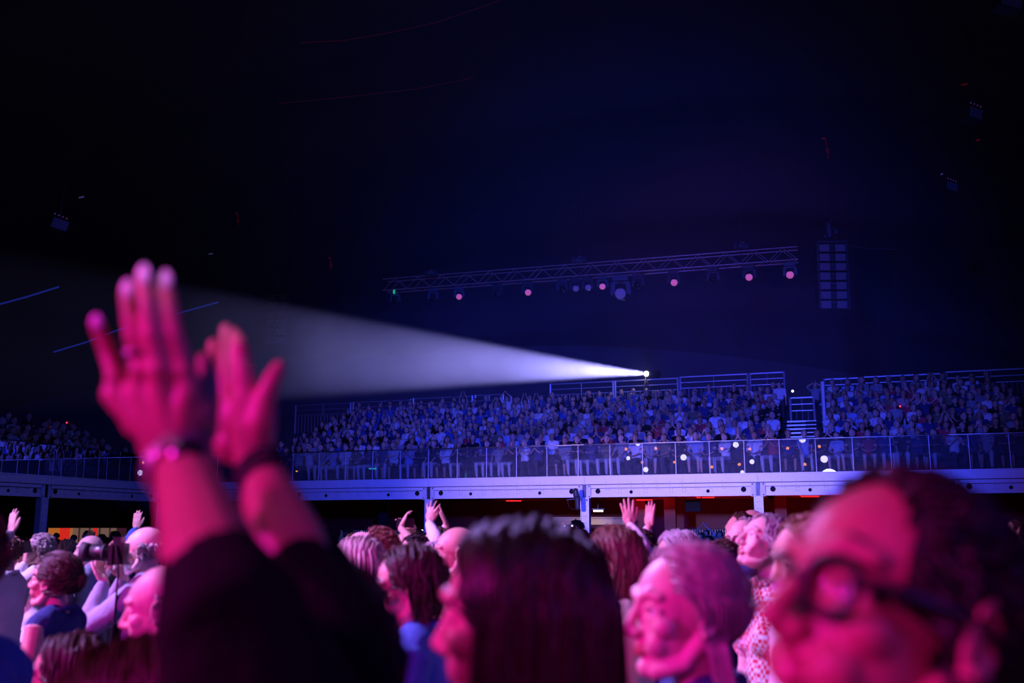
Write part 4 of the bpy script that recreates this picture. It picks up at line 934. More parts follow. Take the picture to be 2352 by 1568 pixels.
# ---- 1. the clapping person in black, hands built joint by joint
YL, YR = 1.0, 1.13
def hero():
    hc = at(660, 1545, 1.16); yaw = 180; k = hc.z / 1.60
    base = Vector((hc.x, hc.y, 0)) - Matrix.Rotation(PI, 4, 'Z') @ Vector((.03 * k, 0, 0)); Mi = (Matrix.Translation(base) @ Matrix.Rotation(PI, 4, 'Z')).inverted()
    P = lambda x, y, Y: np.array(Mi @ at(x, y, Y))
    def lhand(g):
        wr = P(412, 1045, 1.0)
        fing = {'p': [(262, 905, 1.0), (268, 868, 1.0), (250, 815, 1.003), (236, 775, 1.0), (221, 742, .995)], 'r': [(322, 900, .992), (325, 852, .99), (307, 770, .985), (298, 712, .985), (293, 668, .985)],
                'm': [(372, 905, .985), (368, 850, .98), (350, 770, .975), (341, 700, .975), (331, 634, .98)], 'i': [(432, 900, .985), (424, 855, .985), (402, 770, .98), (391, 705, .98), (381, 646, .985)]}
        rr = {'p': (.012, .0105, .0088, .0083, .0078), 'r': (.0125, .0115, .0098, .009, .0086), 'm': (.013, .012, .0105, .0098, .0092), 'i': (.013, .0118, .0102, .0094, .0088)}
        for q in 'prmi':
            pts = [P(*a) for a in fing[q]]; g.tube(pts, rr[q], n=14)
            g.ell(pts[1] + (0, .002, 0), (rr[q][1] * 1.12,) * 3, n=10, m=8); g.ell(pts[2], (rr[q][2] * 1.1,) * 3, n=10, m=8)
            g.tube([wr + (pts[0] - wr) * .05, wr + (pts[0] - wr) * .5, pts[0]], [.020, .0175, .0135], n=12)
        g.tube([P(300, 900, 1.0), P(350, 900, .995), P(430, 895, .995)], .0135, n=10); g.tube([P(322, 965, 1.005), P(380, 960, 1.0), P(446, 950, 1.0)], .0195, n=10)
        g.ell(P(390, 965, 1.008), (.036, .018, .045), n=16, m=12); g.ell(P(385, 1010, 1.006), (.031, .020, .03), n=14, m=10)
        g.tube([P(432, 1030, 1.01), P(462, 985, 1.035), P(474, 920, 1.05), P(478, 862, 1.055), P(470, 826, 1.055)], [.019, .018, .0145, .0115, .009], n=12)
        g.tube([P(446, 960, 1.01), P(458, 905, 1.02), P(450, 880, 1.01)], [.016, .013, .01], n=10)
    def rhand(g):
        wr = P(592, 1068, YR)
        fing = [([(566, 905, 1.12), (560, 860, 1.118), (555, 820, 1.12), (551, 782, 1.125)], (.0145, .012, .0105, .0085)), ([(545, 925, 1.155), (541, 870, 1.155), (542, 815, 1.155), (541, 766, 1.16)], (.013, .0105, .0095, .008)),
                ([(526, 935, 1.185), (520, 870, 1.19), (519, 810, 1.19), (521, 756, 1.185)], (.013, .0105, .0095, .0085)), ([(512, 955, 1.205), (500, 890, 1.215), (494, 840, 1.215), (492, 792, 1.21)], (.013, .0115, .0105, .009))]
        for a, r in fing:
            pts = [P(*q) for q in a]; g.tube(pts, r, n=14); g.tube([wr + (pts[0] - wr) * .1, wr + (pts[0] - wr) * .55, pts[0]], [.021, .020, .0155], n=12)
        g.ell(P(556, 960, 1.145), (.030, .024, .042), n=16, m=12); g.ell(P(538, 1018, 1.15), (.024, .024, .026), n=14, m=10); g.ell(P(588, 985, 1.128), (.020, .018, .036), n=14, m=10)
        g.tube([P(590, 1030, 1.13), P(601, 965, 1.115), P(609, 915, 1.11), P(624, 875, 1.108), P(641, 842, 1.108)], [.020, .0175, .0135, .0115, .0085], n=12)
    def lsleeve(c):
        c.tube([P(478, 1290, .90) * .5 + P(500, 1340, .872) * .5, P(528, 1420, .83), P(560, 1500, .85), P(620, 1640, .92), P(700, 1860, .98)], [.052, .058, .068, .085, .095], n=18)
    def rsleeve(c):
        c.tube([P(690, 1318, 1.03), P(715, 1370, 1.02), P(742, 1460, 1.10), P(765, 1600, 1.2), P(770, 1800, 1.25)], [.044, .056, .070, .083, .10], n=18)
        c.tube([P(724, 1236, 1.15), P(742, 1300, 1.17), P(768, 1390, 1.18), P(800, 1530, 1.2)], [.018, .038, .054, .07], n=16)
    arms = {'L': dict(sh=P(690, 1840, .97), el=P(520, 1395, .83), wr=P(412, 1048, 1.0), hand=lhand, cloth=lsleeve, th=1.02), 'R': dict(sh=P(850, 1800, 1.3), el=P(690, 1330, 1.03), wr=P(592, 1072, YR), hand=rhand, cloth=rsleeve, th=.98)}
    b, J, Mw, HM = figure(hc, yaw, 'person in black seen from the side, both bare forearms raised high clapping, silver wristwatch', style='short', hair=H_BLACK, skin=SKIN_TAN, top=C_BLACK, arms=arms, vox=.0032, hpitch=5, nloc=300, fold=.012)
    # nails
    for (x, y, Y, rx, rz, a) in ((222, 738, .9865, .0062, .0085, -.3), (293, 662, .9755, .0068, .010, -.08), (331, 629, .970, .0074, .011, -.1), (381, 641, .9755, .0070, .010, -.12)):
        g = G(); g.ell(P(x, y, Y), (rx, .0022, rz), R=RX(-a, 'Y'), n=14, m=8); link('fingernail', g.mesh('fingernail'), NAIL, b)
    # ring, watch, bracelets
    g = G(); p = P(313, 808, .986); d = unit(P(307, 770, .985) - P(325, 852, .99)); x = unit(np.cross(d, (0, 1, 0))); y = np.cross(d, x); a = np.linspace(0, 2 * PI, 20)
    g.tube([p + (x * math.cos(q) + y * math.sin(q)) * .0118 for q in a], .0022, n=6, caps=False); link('ring', g.mesh('ring'), METAL, b)
    def band(p, d, r0, r1, w, th=.003, n=22, skip=None):
        d = unit(d); x = unit(np.cross(d, (0, 1, 0))); y = np.cross(d, x); V = []; F = []
        for i in range(n):
            q = 2 * PI * i / n; e = x * math.cos(q) * r0 + y * math.sin(q) * r1; eo = x * math.cos(q) * (r0 + th) + y * math.sin(q) * (r1 + th)
            V += [p + e - d * w / 2, p + eo - d * w / 2, p + eo + d * w / 2, p + e + d * w / 2]
        for i in range(n):
            k2 = (i + 1) % n
            for j in range(4): F.append((i * 4 + j, i * 4 + (j + 1) % 4, k2 * 4 + (j + 1) % 4, k2 * 4 + j))
        return V, F
    wd_ = unit(P(412, 1045, 1.0) - P(520, 1395, .83)); pc = P(408, 1068, .990)
    tilt = unit(wd_ + np.array((0.38, 0, 0)))
    wt = G(); V, F = band(pc, tilt, .0305, .0285, .014); wt.add(V, F); w = link('wristwatch', wt.mesh('wristwatch'), METAL, b)
    g = G()
    for q in np.linspace(0, 2 * PI, 26): 
        x = unit(np.cross(tilt, (0, 1, 0))); y = np.cross(tilt, x); g.box((-.0028, -.0022, -.0075), (.0028, .0022, .0075), R=np.stack([np.cross(tilt, x * math.cos(q) + y * math.sin(q)), x * math.cos(q) + y * math.sin(q), tilt], axis=1), c=pc + (x * math.cos(q) * .034 + y * math.sin(q) * .032))
    flat('links', g, METAL, w)
    fc = P(428, 1046, .958); fn = unit(fc - pc)
    g = G(); g.tube([fc - fn * .004, fc + fn * .004], .0155, n=24, caps=False); link('case', g.mesh('case'), METAL, w); g = G(); g.tube([fc + fn * .0035, fc + fn * .0055], .0132, n=24, caps=False); link('dial', g.mesh('dial'), PLASTIC, w)
    rd = unit(P(592, 1068, YR) - P(690, 1330, 1.03))
    for dx, w_ in ((.0, .007), (.012, .004), (-.011, .004)):
        g = G(); V, F = band(P(600, 1092, 1.12) + rd * dx, rd + np.array((.25, 0, 0)), .0275, .026, w_); g.add(V, F); link('bracelet', g.mesh('bracelet'), RUBBER, b)
    g = G(); g.tube([P(568, 1086, 1.095), P(556, 1105, 1.09), P(562, 1125, 1.088), P(548, 1142, 1.088)], .0035, n=6); g.tube([P(568, 1086, 1.095), P(578, 1112, 1.09), P(570, 1140, 1.088)], .0035, n=6); g.ell(P(566, 1090, 1.092), .006, n=8, m=6); link('bracelet_tie', g.mesh('bracelet_tie'), RUBBER, b)
hero()

H_WOMAN = hairmat('hair_near_black', (0.035, 0.018, 0.016), 0.35)
H_RED2 = hairmat('hair_dark_auburn', (0.035, 0.009, 0.006))
# ---- near figures
def head_at(px, py, Y, yaw, pitch, v, hs=1.0):
    R = Matrix.Rotation(math.radians(yaw), 3, 'Z') @ Matrix.Rotation(-math.radians(pitch), 3, 'Y'); return at(px, py, Y) - R @ (Vector(v) * hs)
figure(at(1190, 1425, 1.34), 152, 'woman seen from behind her cheek, long dark straight hair hanging like a curtain', style='long', hair=H_WOMAN, top=C_BLACK, fem=True, vox=.0055, nloc=1500, L=.48, hyaw=6, seed=3, hs=1.02)
figure(head_at(1908, 1340, .79, 204, 21, (.094, .034, 0), 1.02), 204, 'large blurred man in thick dark framed glasses looking up, swept dark hair', style='short', hair=H_BLACK, skin=SKIN_TAN, top=C_NAVY, vox=.005, nloc=1500, hpitch=21, glasses=.0044, seed=4, hs=1.02)
figure(at(1572, 1408, 1.92), 188, 'elderly woman with chin length blond hair gazing up beside the curtain of long dark hair', style='swept', hair=H_BLOND, skin=SKIN_PALE, top=C_NAVY, fem=True, vox=.006, nloc=1700, L=.33, hpitch=4, seed=5, hyaw=6)
figure(at(938, 1342, 3.25), 178, 'woman with dark curly bob and thin glasses, blue top, behind the black sleeve', style='wavy', hair=H_DARK, skin=SKIN, top=C_BLUE, fem=True, vox=.008, nloc=900, L=.15, glasses=.0018, hpitch=-12, seed=6, hyaw=6, hroll=-4)
figure(at(1046, 1270, 4.8), 186, 'man with shaven head in profile, half hidden by the long dark hair', style='fringe', hair=H_DARK, skin=SKIN, top=C_PINK, vox=.009, nloc=120)
figure(at(1404, 1291, 3.6), 176, 'man with long wavy brown hair and beige top, face lit red', style='wavy', hair=H_BROWN, skin=SKIN, top=C_BEIGE, vox=.008, nloc=1000, L=.30, hpitch=-4, seed=8, sleeve='short', hyaw=4)
figure(at(1556, 1283, 4.7), 196, 'person with thick grey swept hair above the blond woman', style='wavy', hair=H_GREY, skin=SKIN, top=C_NAVY, vox=.009, nloc=900, L=.14, hpitch=-10, seed=9)
figure(at(1708, 1240, 5.9), 214, 'balding man in dark rimmed glasses and navy jacket, clapping at his chest', style='receding', hair=H_GREY, skin=SKIN_PALE, top=C_NAVY, vox=.009, nloc=260, glasses=.0026, mode='clap', hpitch=2, beard=H_GREY)
figure(at(1755, 1248, 4.2), 196, 'woman with cropped grey hair, head tipped back laughing, red and white checked blouse', style='pixie', hair=H_GREY, skin=SKIN_PALE, top=C_CHECK, fem=True, vox=.007, nloc=900, hpitch=24, seed=10, mouth=.006, smile=True, sleeve='short')
figure(at(1856, 1290, 2.85), 190, 'blurred man with pink lit forehead tucked behind the glasses of the large man', style='short', hair=H_BROWN, skin=SKIN, top=C_WHITE, vox=.008, nloc=420, hpitch=-8, seed=11)
ph, J, Mw, HM = figure(at(330, 1264, 5.3), 180, 'bald grey bearded man in pale denim shirt aiming a camera with a long lens', style='fringe', hair=H_GREY, skin=SKIN_PALE, top=C_DENIM, vox=.007, nloc=260, hpitch=3, beard=H_GREY, smile=True,
    arms={'L': dict(sh=(0, .19, 1.43), wr=(.20, .06, 1.48), pole=(.4, .35, -1), f=(.5, -.4, .75), n=(-.2, -.2, 1), curl=.5, spread=.1, thumb=1.0), 'R': dict(sh=(0, -.19, 1.43), wr=(.16, -.09, 1.50), pole=(0, -.8, -1), f=(.3, .6, .6), n=(.3, 1, 0), curl=.7)})
c = at(215, 1270, 5.12); r = empty('camera', c); r.scale = (.66, 1, 1)
g = G(); g.box((.15, -.04, -.055), (.25, .04, .05)); g.box((.16, -.03, .05), (.22, .03, .08)); g.box((.14, -.05, -.06), (.17, .05, .04)); flat('body', g, PLASTIC, r)
g = G(); g.tube([(.16, 0, 0), (.08, 0, .002), (-.02, 0, .004)], [.036, .040, .040], n=20, caps=False); lb = link('lens_barrel', g.mesh('lens_barrel'), PLASTIC, r)
g = G(); g.tube([(-.018, 0, .004), (-.085, 0, .006)], [.042, .052], n=20, caps=False); link('lens_hood', g.mesh('lens_hood'), RUBBER, lb)
g = G(); g.tube([(.10, 0, .002), (.075, 0, .002)], .0415, n=20, caps=False); link('zoom_ring', g.mesh('zoom_ring'), RUBBER, lb)
g = G(); g.tube([(-.05, 0, .005), (-.056, 0, .005)], .036, n=18, caps=False); link('front_glass', g.mesh('front_glass'), EYED, lb)
g = G(); g.tube([(.2, -.045, .03), (.24, -.07, -.1), (.235, -.07, -.32), (.2, -.06, -.5)], .012, n=6, flat=.3); link('strap', g.mesh('strap'), RUBBER, r)
tag(r, 'black camera with long hooded lens held up by the bearded man', 'camera')
figure(at(124, 1335, 4.6), 176, 'woman with dark hair pinned up and a pearl earring, sleeveless dark top', style='bun', hair=H_DARK, skin=SKIN, top=C_NAVY, sleeve='none', fem=True, vox=.007, nloc=900, hpitch=8, seed=12, hyaw=-4)
def claps(P):
    return None
lf = at(22, 1330, 1.75)
figure(at(-148, 1305, 1.85), 176, 'blurred person at the very edge in a blue shirt, hands pressed before the face', style='short', hair=H_RED, skin=SKIN, top=C_BLUE, sleeve='short', vox=.006, nloc=1100, hpitch=0, seed=13,
    arms={'L': dict(sh=(0, .19, 1.45), wr=(-.02, .34, 1.38), pole=(-.6, .6, -.6), f=(.15, -.25, 1), n=(1, -.3, 0)), 'R': dict(sh=(0, -.19, 1.45), wr=(.2, .02, 1.45), pole=(0, -.6, -1), f=(.1, 0, 1), n=(0, 1, 0))})
figure(at(90, 1262, 8.0), 196, 'person with fair hair filming with a phone held in front of the face', style='short', hair=H_BLOND, skin=SKIN, top=C_WHITE, vox=.010, nloc=300, seed=14,
    arms={'L': dict(sh=(0, .19, 1.43), wr=(.11, .06, 1.49), pole=(.2, .5, -1), f=(.1, -.15, 1), n=(-1, -.5, 0), curl=.55), 'R': dict(sh=(0, -.19, 1.43), wr=(.15, -.04, 1.49), pole=(0, -.8, -1), f=(.2, .4, .8), n=(-.3, 1, 0), curl=.6)})
r = empty('phone', at(60, 1256, 7.88)); r.rotation_euler = (0, -.2, .35); g = G(); g.box((-.036, -.005, -.045), (.036, .005, .045)); flat('case', g, PLASTIC, r); g = G(); g.box((-.033, .0, -.042), (.033, .007, .042)); flat('screen', g, mat('phone_screen', (.1, .1, .2), .1, emit=((.5, .2, .6), .15)), r)
tag(r, 'dark phone held before the fair haired person at the edge', 'phone')
figure(at(372, 1398, 2.9), 182, 'blurred bald head lit purple, between the photographer and the raised forearm', style='fringe', hair=H_GREY, skin=SKIN_PALE, top=C_NAVY, vox=.008, nloc=120, hpitch=-6)
figure(at(318, 1712, 1.30), 178, 'crown of a person with dark auburn hair low beneath the purple bald head', style='wavy', hair=H_RED2, skin=SKIN, top=C_BLACK, vox=.008, nloc=1200, L=.2, seed=15, hpitch=-14)
figure(at(152, 1560, 3.0), 182, 'short person with dark hair peeping over the bottom edge beside the blue shirt', style='bob', hair=H_DARK, skin=SKIN, top=C_BLACK, vox=.009, nloc=520, L=.14, seed=16)
# ---- second ring
figure(at(864, 1274, 5.0), 176, 'man with high pink forehead and receding brown hair, near the black sleeve', style='receding', hair=H_BROWN, skin=SKIN_PALE, top=C_NAVY, vox=.009, nloc=300, hpitch=-14, seed=17, hyaw=8)
figure(at(826, 1263, 6.8), 190, 'bald man with closed eyes behind the high pink forehead', style='fringe', hair=H_GREY, skin=SKIN_PALE, top=C_GREY, vox=.010, nloc=120, hpitch=-4)
figure(at(822, 1300, 4.5), 160, 'person with pale streaked straight hair seen from behind', style='bob', hair=H_STRIPE, skin=SKIN, top=C_NAVY, vox=.010, nloc=420, L=.2, hpitch=-10, seed=18, fem=True)
figure(at(950, 1274, 6.6), 206, 'man with short dark hair and pale collar between the bob and the raised phone', style='short', hair=H_BLACK, skin=SKIN, top=C_WHITE, vox=.009, nloc=300, seed=19, hpitch=-6)
figure(at(994, 1291, 6.4), 202, 'woman with short curly greying hair beside the shaven man', style='curly', hair=H_GREY, skin=SKIN_PALE, top=C_PINK, fem=True, vox=.009, nloc=260, L=.06, seed=20, hpitch=2)
def world_arm(hc, yaw, wpx, key, f, n, **kw):
    hc = Vector(hc); k = hc.z / 1.6; base = Vector((hc.x, hc.y, 0)) - Matrix.Rotation(math.radians(yaw), 4, 'Z') @ Vector((.03 * k, 0, 0)); Mi = (Matrix.Translation(base) @ Matrix.Rotation(math.radians(yaw), 4, 'Z')).inverted()
    w = np.array(Mi @ Vector(wpx)); s = 1 if key == 'L' else -1
    fl = np.array(Mi.to_3x3() @ Vector(f)); nl = np.array(Mi.to_3x3() @ Vector(n))
    return dict(sh=np.array((0, s * .185, 1.44)) * k, wr=w, pole=(0, s, -.1), f=fl, n=nl, **kw)
# clapping raised hands above the long-haired man
hc = at(1465, 1262, 6.4); figure(hc, 182, 'person mostly hidden by the long haired man, both hands raised high to clap, dark sleeves', style='short', hair=H_DARK, top=C_WHITE, vox=.0055, seed=21,
    arms={'L': world_arm(hc, 182, at(1447, 1207, 6.2), 'L', (-.12, 0, 1), (.1, 1, 0), s=-1, curl=.14, spread=.18, thumb=.7), 'R': world_arm(hc, 182, at(1490, 1210, 6.75), 'R', (.12, 0, 1), (-.6, -.8, 0), s=1, curl=.06, spread=.05, thumb=.2)})
hc = at(935, 1252, 8.2); figure(hc, 200, 'person holding a phone overhead with both arms arched', style='short', hair=H_BROWN, top=C_GREY, sleeve='none', vox=.010, seed=22, collar=False,
    arms={'L': world_arm(hc, 200, at(921, 1212, 8.0), 'L', (.3, 0, .9), (1, 0, 0), curl=.4), 'R': world_arm(hc, 200, at(949, 1210, 8.3), 'R', (-.8, 0, .6), (-.5, 0, -1), curl=.4)})
r = empty('phone', at(931, 1201, 8.0)); g = G(); g.box((-.07, -.005, -.036), (.07, .005, .036)); flat('case', g, PLASTIC, r); tag(r, 'dark phone held level between two arched arms', 'phone')
hc = at(1002, 1250, 7.6); figure(hc, 190, 'person in pale shirt with one sleeved arm waving across the lavender column', style='wavy', hair=H_DARK, top=C_WHITE, vox=.010, seed=23, L=.14,
    arms={'L': world_arm(hc, 190, at(986, 1200, 7.4), 'L', (.15, 0, 1), (.4, 1, 0), curl=.2, spread=.4), 'R': world_arm(hc, 190, at(1026, 1206, 7.9), 'R', (-.35, 0, 1), (-1, 0, 0), curl=.05, spread=.05, thumb=.2)})
hc = at(8, 1272, 6.9); figure(hc, 184, 'person at the edge with one hand raised flat above the crowd', style='short', hair=H_BROWN, top=C_WHITE, vox=.009, seed=24,
    arms={'L': world_arm(hc, 184, at(26, 1226, 6.8), 'L', (.0, 0, 1), (.6, 1, 0), curl=.12, spread=.15), 'R': arms_default(hc.z / 1.6, 'down')['R']})
hc = at(338, 1262, 8.6); figure(hc, 184, 'person hidden behind the photographer with a small raised hand', style='short', hair=H_DARK, top=C_BLUE, vox=.011, seed=25,
    arms={'L': world_arm(hc, 184, at(313, 1217, 8.5), 'L', (.0, 0, 1), (.2, 1, 0), curl=.15, spread=.1), 'R': arms_default(hc.z / 1.6, 'down')['R']})
figure(at(1479, 1246, 9.0), 222, 'young person with tied back hair between the two raised hands', style='short', hair=H_BROWN, skin=SKIN_PALE, top=C_WHITE, vox=.010, seed=26)
figure(at(1652, 1302, 4.9), 182, 'person hidden by the blond bob, fingertips raised beside it', style='short', hair=H_DARK, top=C_NAVY, vox=.009, seed=27,
    arms={'L': dict(sh=(0, .19, 1.43), wr=(.02, .2, 1.50), pole=(-.4, .5, -1), f=(.15, 0, 1), n=(1, 0, 0), curl=.35, spread=.2), 'R': dict(sh=(0, -.19, 1.43), wr=(.2, -.05, 1.2), pole=(0, -1, -1), f=(.2, .2, 1), n=(0, 1, 0))})
figure(at(606, 1268, 4.6), 186, 'face glimpsed in the gap between the two raised forearms', style='short', hair=H_BROWN, top=C_NAVY, vox=.010, seed=28)
figure(at(204, 1263, 8.5), 190, 'bald man seen over the top of the long lens', style='fringe', hair=H_GREY, skin=SKIN_PALE, top=C_DENIM, vox=.011, nloc=140)
figure(at(1304, 1236, 9.5), 186, 'grey haired person low beside the lavender column, holding up a small camera', style='short', hair=H_GREY, top=C_NAVY, vox=.011, mode='phone', seed=29)
r = empty('camera', at(1307, 1214, 9.3)); g = G(); g.box((-.06, -.03, -.04), (.06, .03, .04)); g.box((-.02, -.05, -.03), (.03, -.03, .02)); flat('body', g, PLASTIC, r); g = G(); g.box((-.05, -.035, .02), (-.035, -.03, .035)); g.box((.02, -.035, .022), (.035, -.03, .036)); flat('led', g, WHITEL, r); tag(r, 'small camera with a lit dot held up near the lavender column', 'camera')
# ------------------------------------------------------------------ smaller standing people: prototypes copied
def small(style, mode, fem=False, seed=1, hairm=H_DARK, L=.12, hpitch=0):
    """one painted body with a hair child, origin at the feet, facing +X, head centre at 1.60"""
    b = G(); HM = head_M((.03, 0, 1.60), 0, math.radians(hpitch)); head_geo(b, HM, fem, 0, False, 0, 0)
    b.tube([(.0, 0, 1.54), (0, 0, 1.44)], [.052, .062], n=10, t=0); w = .9 if fem else 1.0
    b.ell((0, 0, 1.27), (.12, .17 * w, .19), None, 14, 10, 1); b.ell((0, 0, 1.08), (.12, .155 * w, .2), None, 14, 10, 1); b.ell((0, 0, .94), (.125, .17, .13), None, 14, 10, 2)
    for s in (-1, 1): b.tube([(0, s * .03, 1.44), (0, s * .17 * w, 1.40)], [.05, .062], n=8, t=1)
    A = arms_default(1.0, mode)
    for key, q in A.items():
        s = 1 if key == 'L' else -1; sh = q['sh']; el, wr = ik(sh, q['wr'], .29, .25, q['pole'])
        b.tube([sh, (sh + el) / 2, sh + (el - sh) * .8], [.062, .055, .055], n=8, t=1); b.tube([sh + (el - sh) * .75, el, (el + wr) / 2, wr], [.038, .038, .036, .024], n=8, t=0); hand_auto(b, wr, q['f'], q['n'], -s, .15, .2, seg=5)
    for s in (1, -1):
        b.tube([(0, s * .085, .92), (.02, s * .1, .5)], [.088, .06], n=8, t=2); b.tube([(.02, s * .1, .5), (-.02, s * .11, .09)], [.06, .045], n=8, t=2); b.tube([(-.05, s * .11, .045), (.13, s * .13, .035)], [.045, .03], n=8, t=3)
    me = remeshed(b, .013, 2); paint(me, b, [SKIN, C_CROWD, C_TROUSER, C_BLACK]); o = link('person', me)
    h = G(); hair_geo(h, HM, style, 110, seed, L, seg=4); link('hair', h.mesh('hair'), hairm, o)
    return o
SP = [small('short', 'down', seed=31, hairm=H_DARK), small('wavy', 'down', True, 32, H_BROWN, .2), small('fringe', 'clap', seed=33, hairm=H_GREY), small('bob', 'clap', True, 34, H_BLOND, .16), small('short', 'claphigh', seed=35, hairm=H_BLACK), small('short', 'phonehigh', seed=36, hairm=H_DARK), small('curly', 'down', True, 37, H_BLACK, .08)]
first = set()
SHC = {'white': (.75, .73, .74), 'pale blue': (.35, .45, .7), 'grey': (.3, .3, .32), 'navy': (.04, .05, .15), 'black': (.015, .015, .02), 'red': (.45, .06, .08), 'rose': (.6, .35, .4), 'olive': (.18, .17, .1)}
def put(i, px, py, Y, yaw, shirt, label, group='standing crowd further back on the floor'):
    o = SP[i] if i not in first else copy_tree(SP[i]); first.add(i)
    if Y < 16 and px < 1100: py += 12
    p = at(px, py, Y); k = p.z / 1.60; o.scale = (k, k, k); y = math.radians(yaw)
    o.location = (p.x - .03 * k * math.cos(y), p.y - .03 * k * math.sin(y), 0); o.rotation_euler = (0, 0, y); o.color = (*SHC[shirt], 1); tag(o, label, 'person', group)
HN = ['short dark hair', 'wavy brown hair', 'a balding head', 'a fair bob', 'black hair, hands up clapping', 'dark hair, phone arms up', 'curly black hair']
plist = [(0, 128, 1232, 33, 200, 'black', 'dark silhouette of a head against the amber slats, nearest the blue column'), (0, 168, 1237, 30, 180, 'navy', 'dark silhouette against the red slats with lit blue fingers'), (0, 198, 1229, 28, 190, 'black', 'dark round silhouette above the bald head and long lens'),
    (6, 232, 1238, 24, 180, 'black', 'dark silhouette at the khaki slats beside the long lens'), (6, 262, 1234, 20, 180, 'navy', 'large dark silhouette at the end of the slatted wall'), (1, 122, 1248, 12, 190, 'navy', 'brown haired head low in front of the blue column'), (3, 150, 1252, 11, 185, 'rose', 'fair head above the pinned up dark hair, clapping'),
    (0, 110, 1254, 15, 185, 'white', 'small head beside the held up phone'), (2, 268, 1253, 9.5, 180, 'grey', 'balding head between the long lens and the photographer, clapping'), (1, 282, 1243, 13, 185, 'pale blue', 'brown haired head just behind the photographer'),
    (2, 40, 1258, 9, 180, 'grey', 'balding head at the edge below the raised flat hand'), (1, 62, 1243, 14, 180, 'navy', 'brown hair behind the person filming at the edge'), (0, 218, 1250, 18, 190, 'white', 'small head just over the camera lens'), (4, 172, 1262, 15, 190, 'pale blue', 'person with clapping fingers in front of the slatted wall'),
    (0, 795, 1233, 16, 190, 'black', 'dark haired head nearest the black sleeve edge'), (1, 808, 1238, 11, 200, 'rose', 'brown haired head left of the bald closed eyed man'), (3, 905, 1240, 11, 190, 'white', 'fair bob under the arched arms, clapping'), (0, 916, 1246, 13, 185, 'navy', 'small dark head between the pink forehead and the dark haired man'),
    (6, 972, 1243, 9.5, 185, 'navy', 'curly black head behind the man with pale collar'), (1, 1008, 1236, 11, 210, 'pale blue', 'laughing brown haired person at the foot of the lavender column'), (0, 960, 1232, 18, 190, 'grey', 'small head under the yellow lamp'), (3, 1020, 1240, 14, 190, 'white', 'fair bob close to the shaven man, clapping'),
    (0, 890, 1232, 22, 190, 'black', 'small dark head against the olive shelving'), (6, 1322, 1214, 16, 190, 'black', 'dark head silhouette against the khaki counter beside the column'), (4, 1332, 1240, 12, 185, 'navy', 'person with fingers raised just beside the lavender column'),
    (1, 1610, 1236, 22, 230, 'pale blue', 'distant long haired woman under the hanging box'), (5, 1622, 1228, 26, 240, 'white', 'distant person with both arms up filming, highest of the group below the hanging box'), (3, 1640, 1244, 22, 230, 'white', 'distant fair haired clapper behind the raised fingertips'), (0, 1653, 1231, 24, 250, 'navy', 'distant man with open jacket standing clear of the others'),
    (1, 1670, 1243, 21, 235, 'grey', 'distant woman beside the navy jacket'), (0, 1600, 1243, 27, 230, 'black', 'distant dark haired head farthest from the glasses man'), (6, 1628, 1246, 18, 230, 'navy', 'curly black head low in the distant group'), (1, 1662, 1254, 15, 230, 'pale blue', 'brown head lowest in the distant group'),
    (0, 1700, 1221, 7.2, 200, 'black', 'dark tuft of hair rising over the balding man in glasses'), (2, 1725, 1212, 7.4, 200, 'white', 'pink balding forehead behind the cropped grey hair'), (0, 2330, 1216, 14, 190, 'black', 'dark head at the edge beneath the darkest beam'), (1, 1280, 1231, 14, 190, 'navy', 'brown head showing over the dark hair curtain'),
    (4, 240, 1246, 12, 180, 'white', 'clapper with fingers showing over the camera'), (0, 786, 1238, 25, 190, 'grey', 'tiny head at the edge of the black sleeve')]
for i, px, py, Y, yaw, sh, lab in plist: put(i, px, py, Y, yaw, sh, lab)

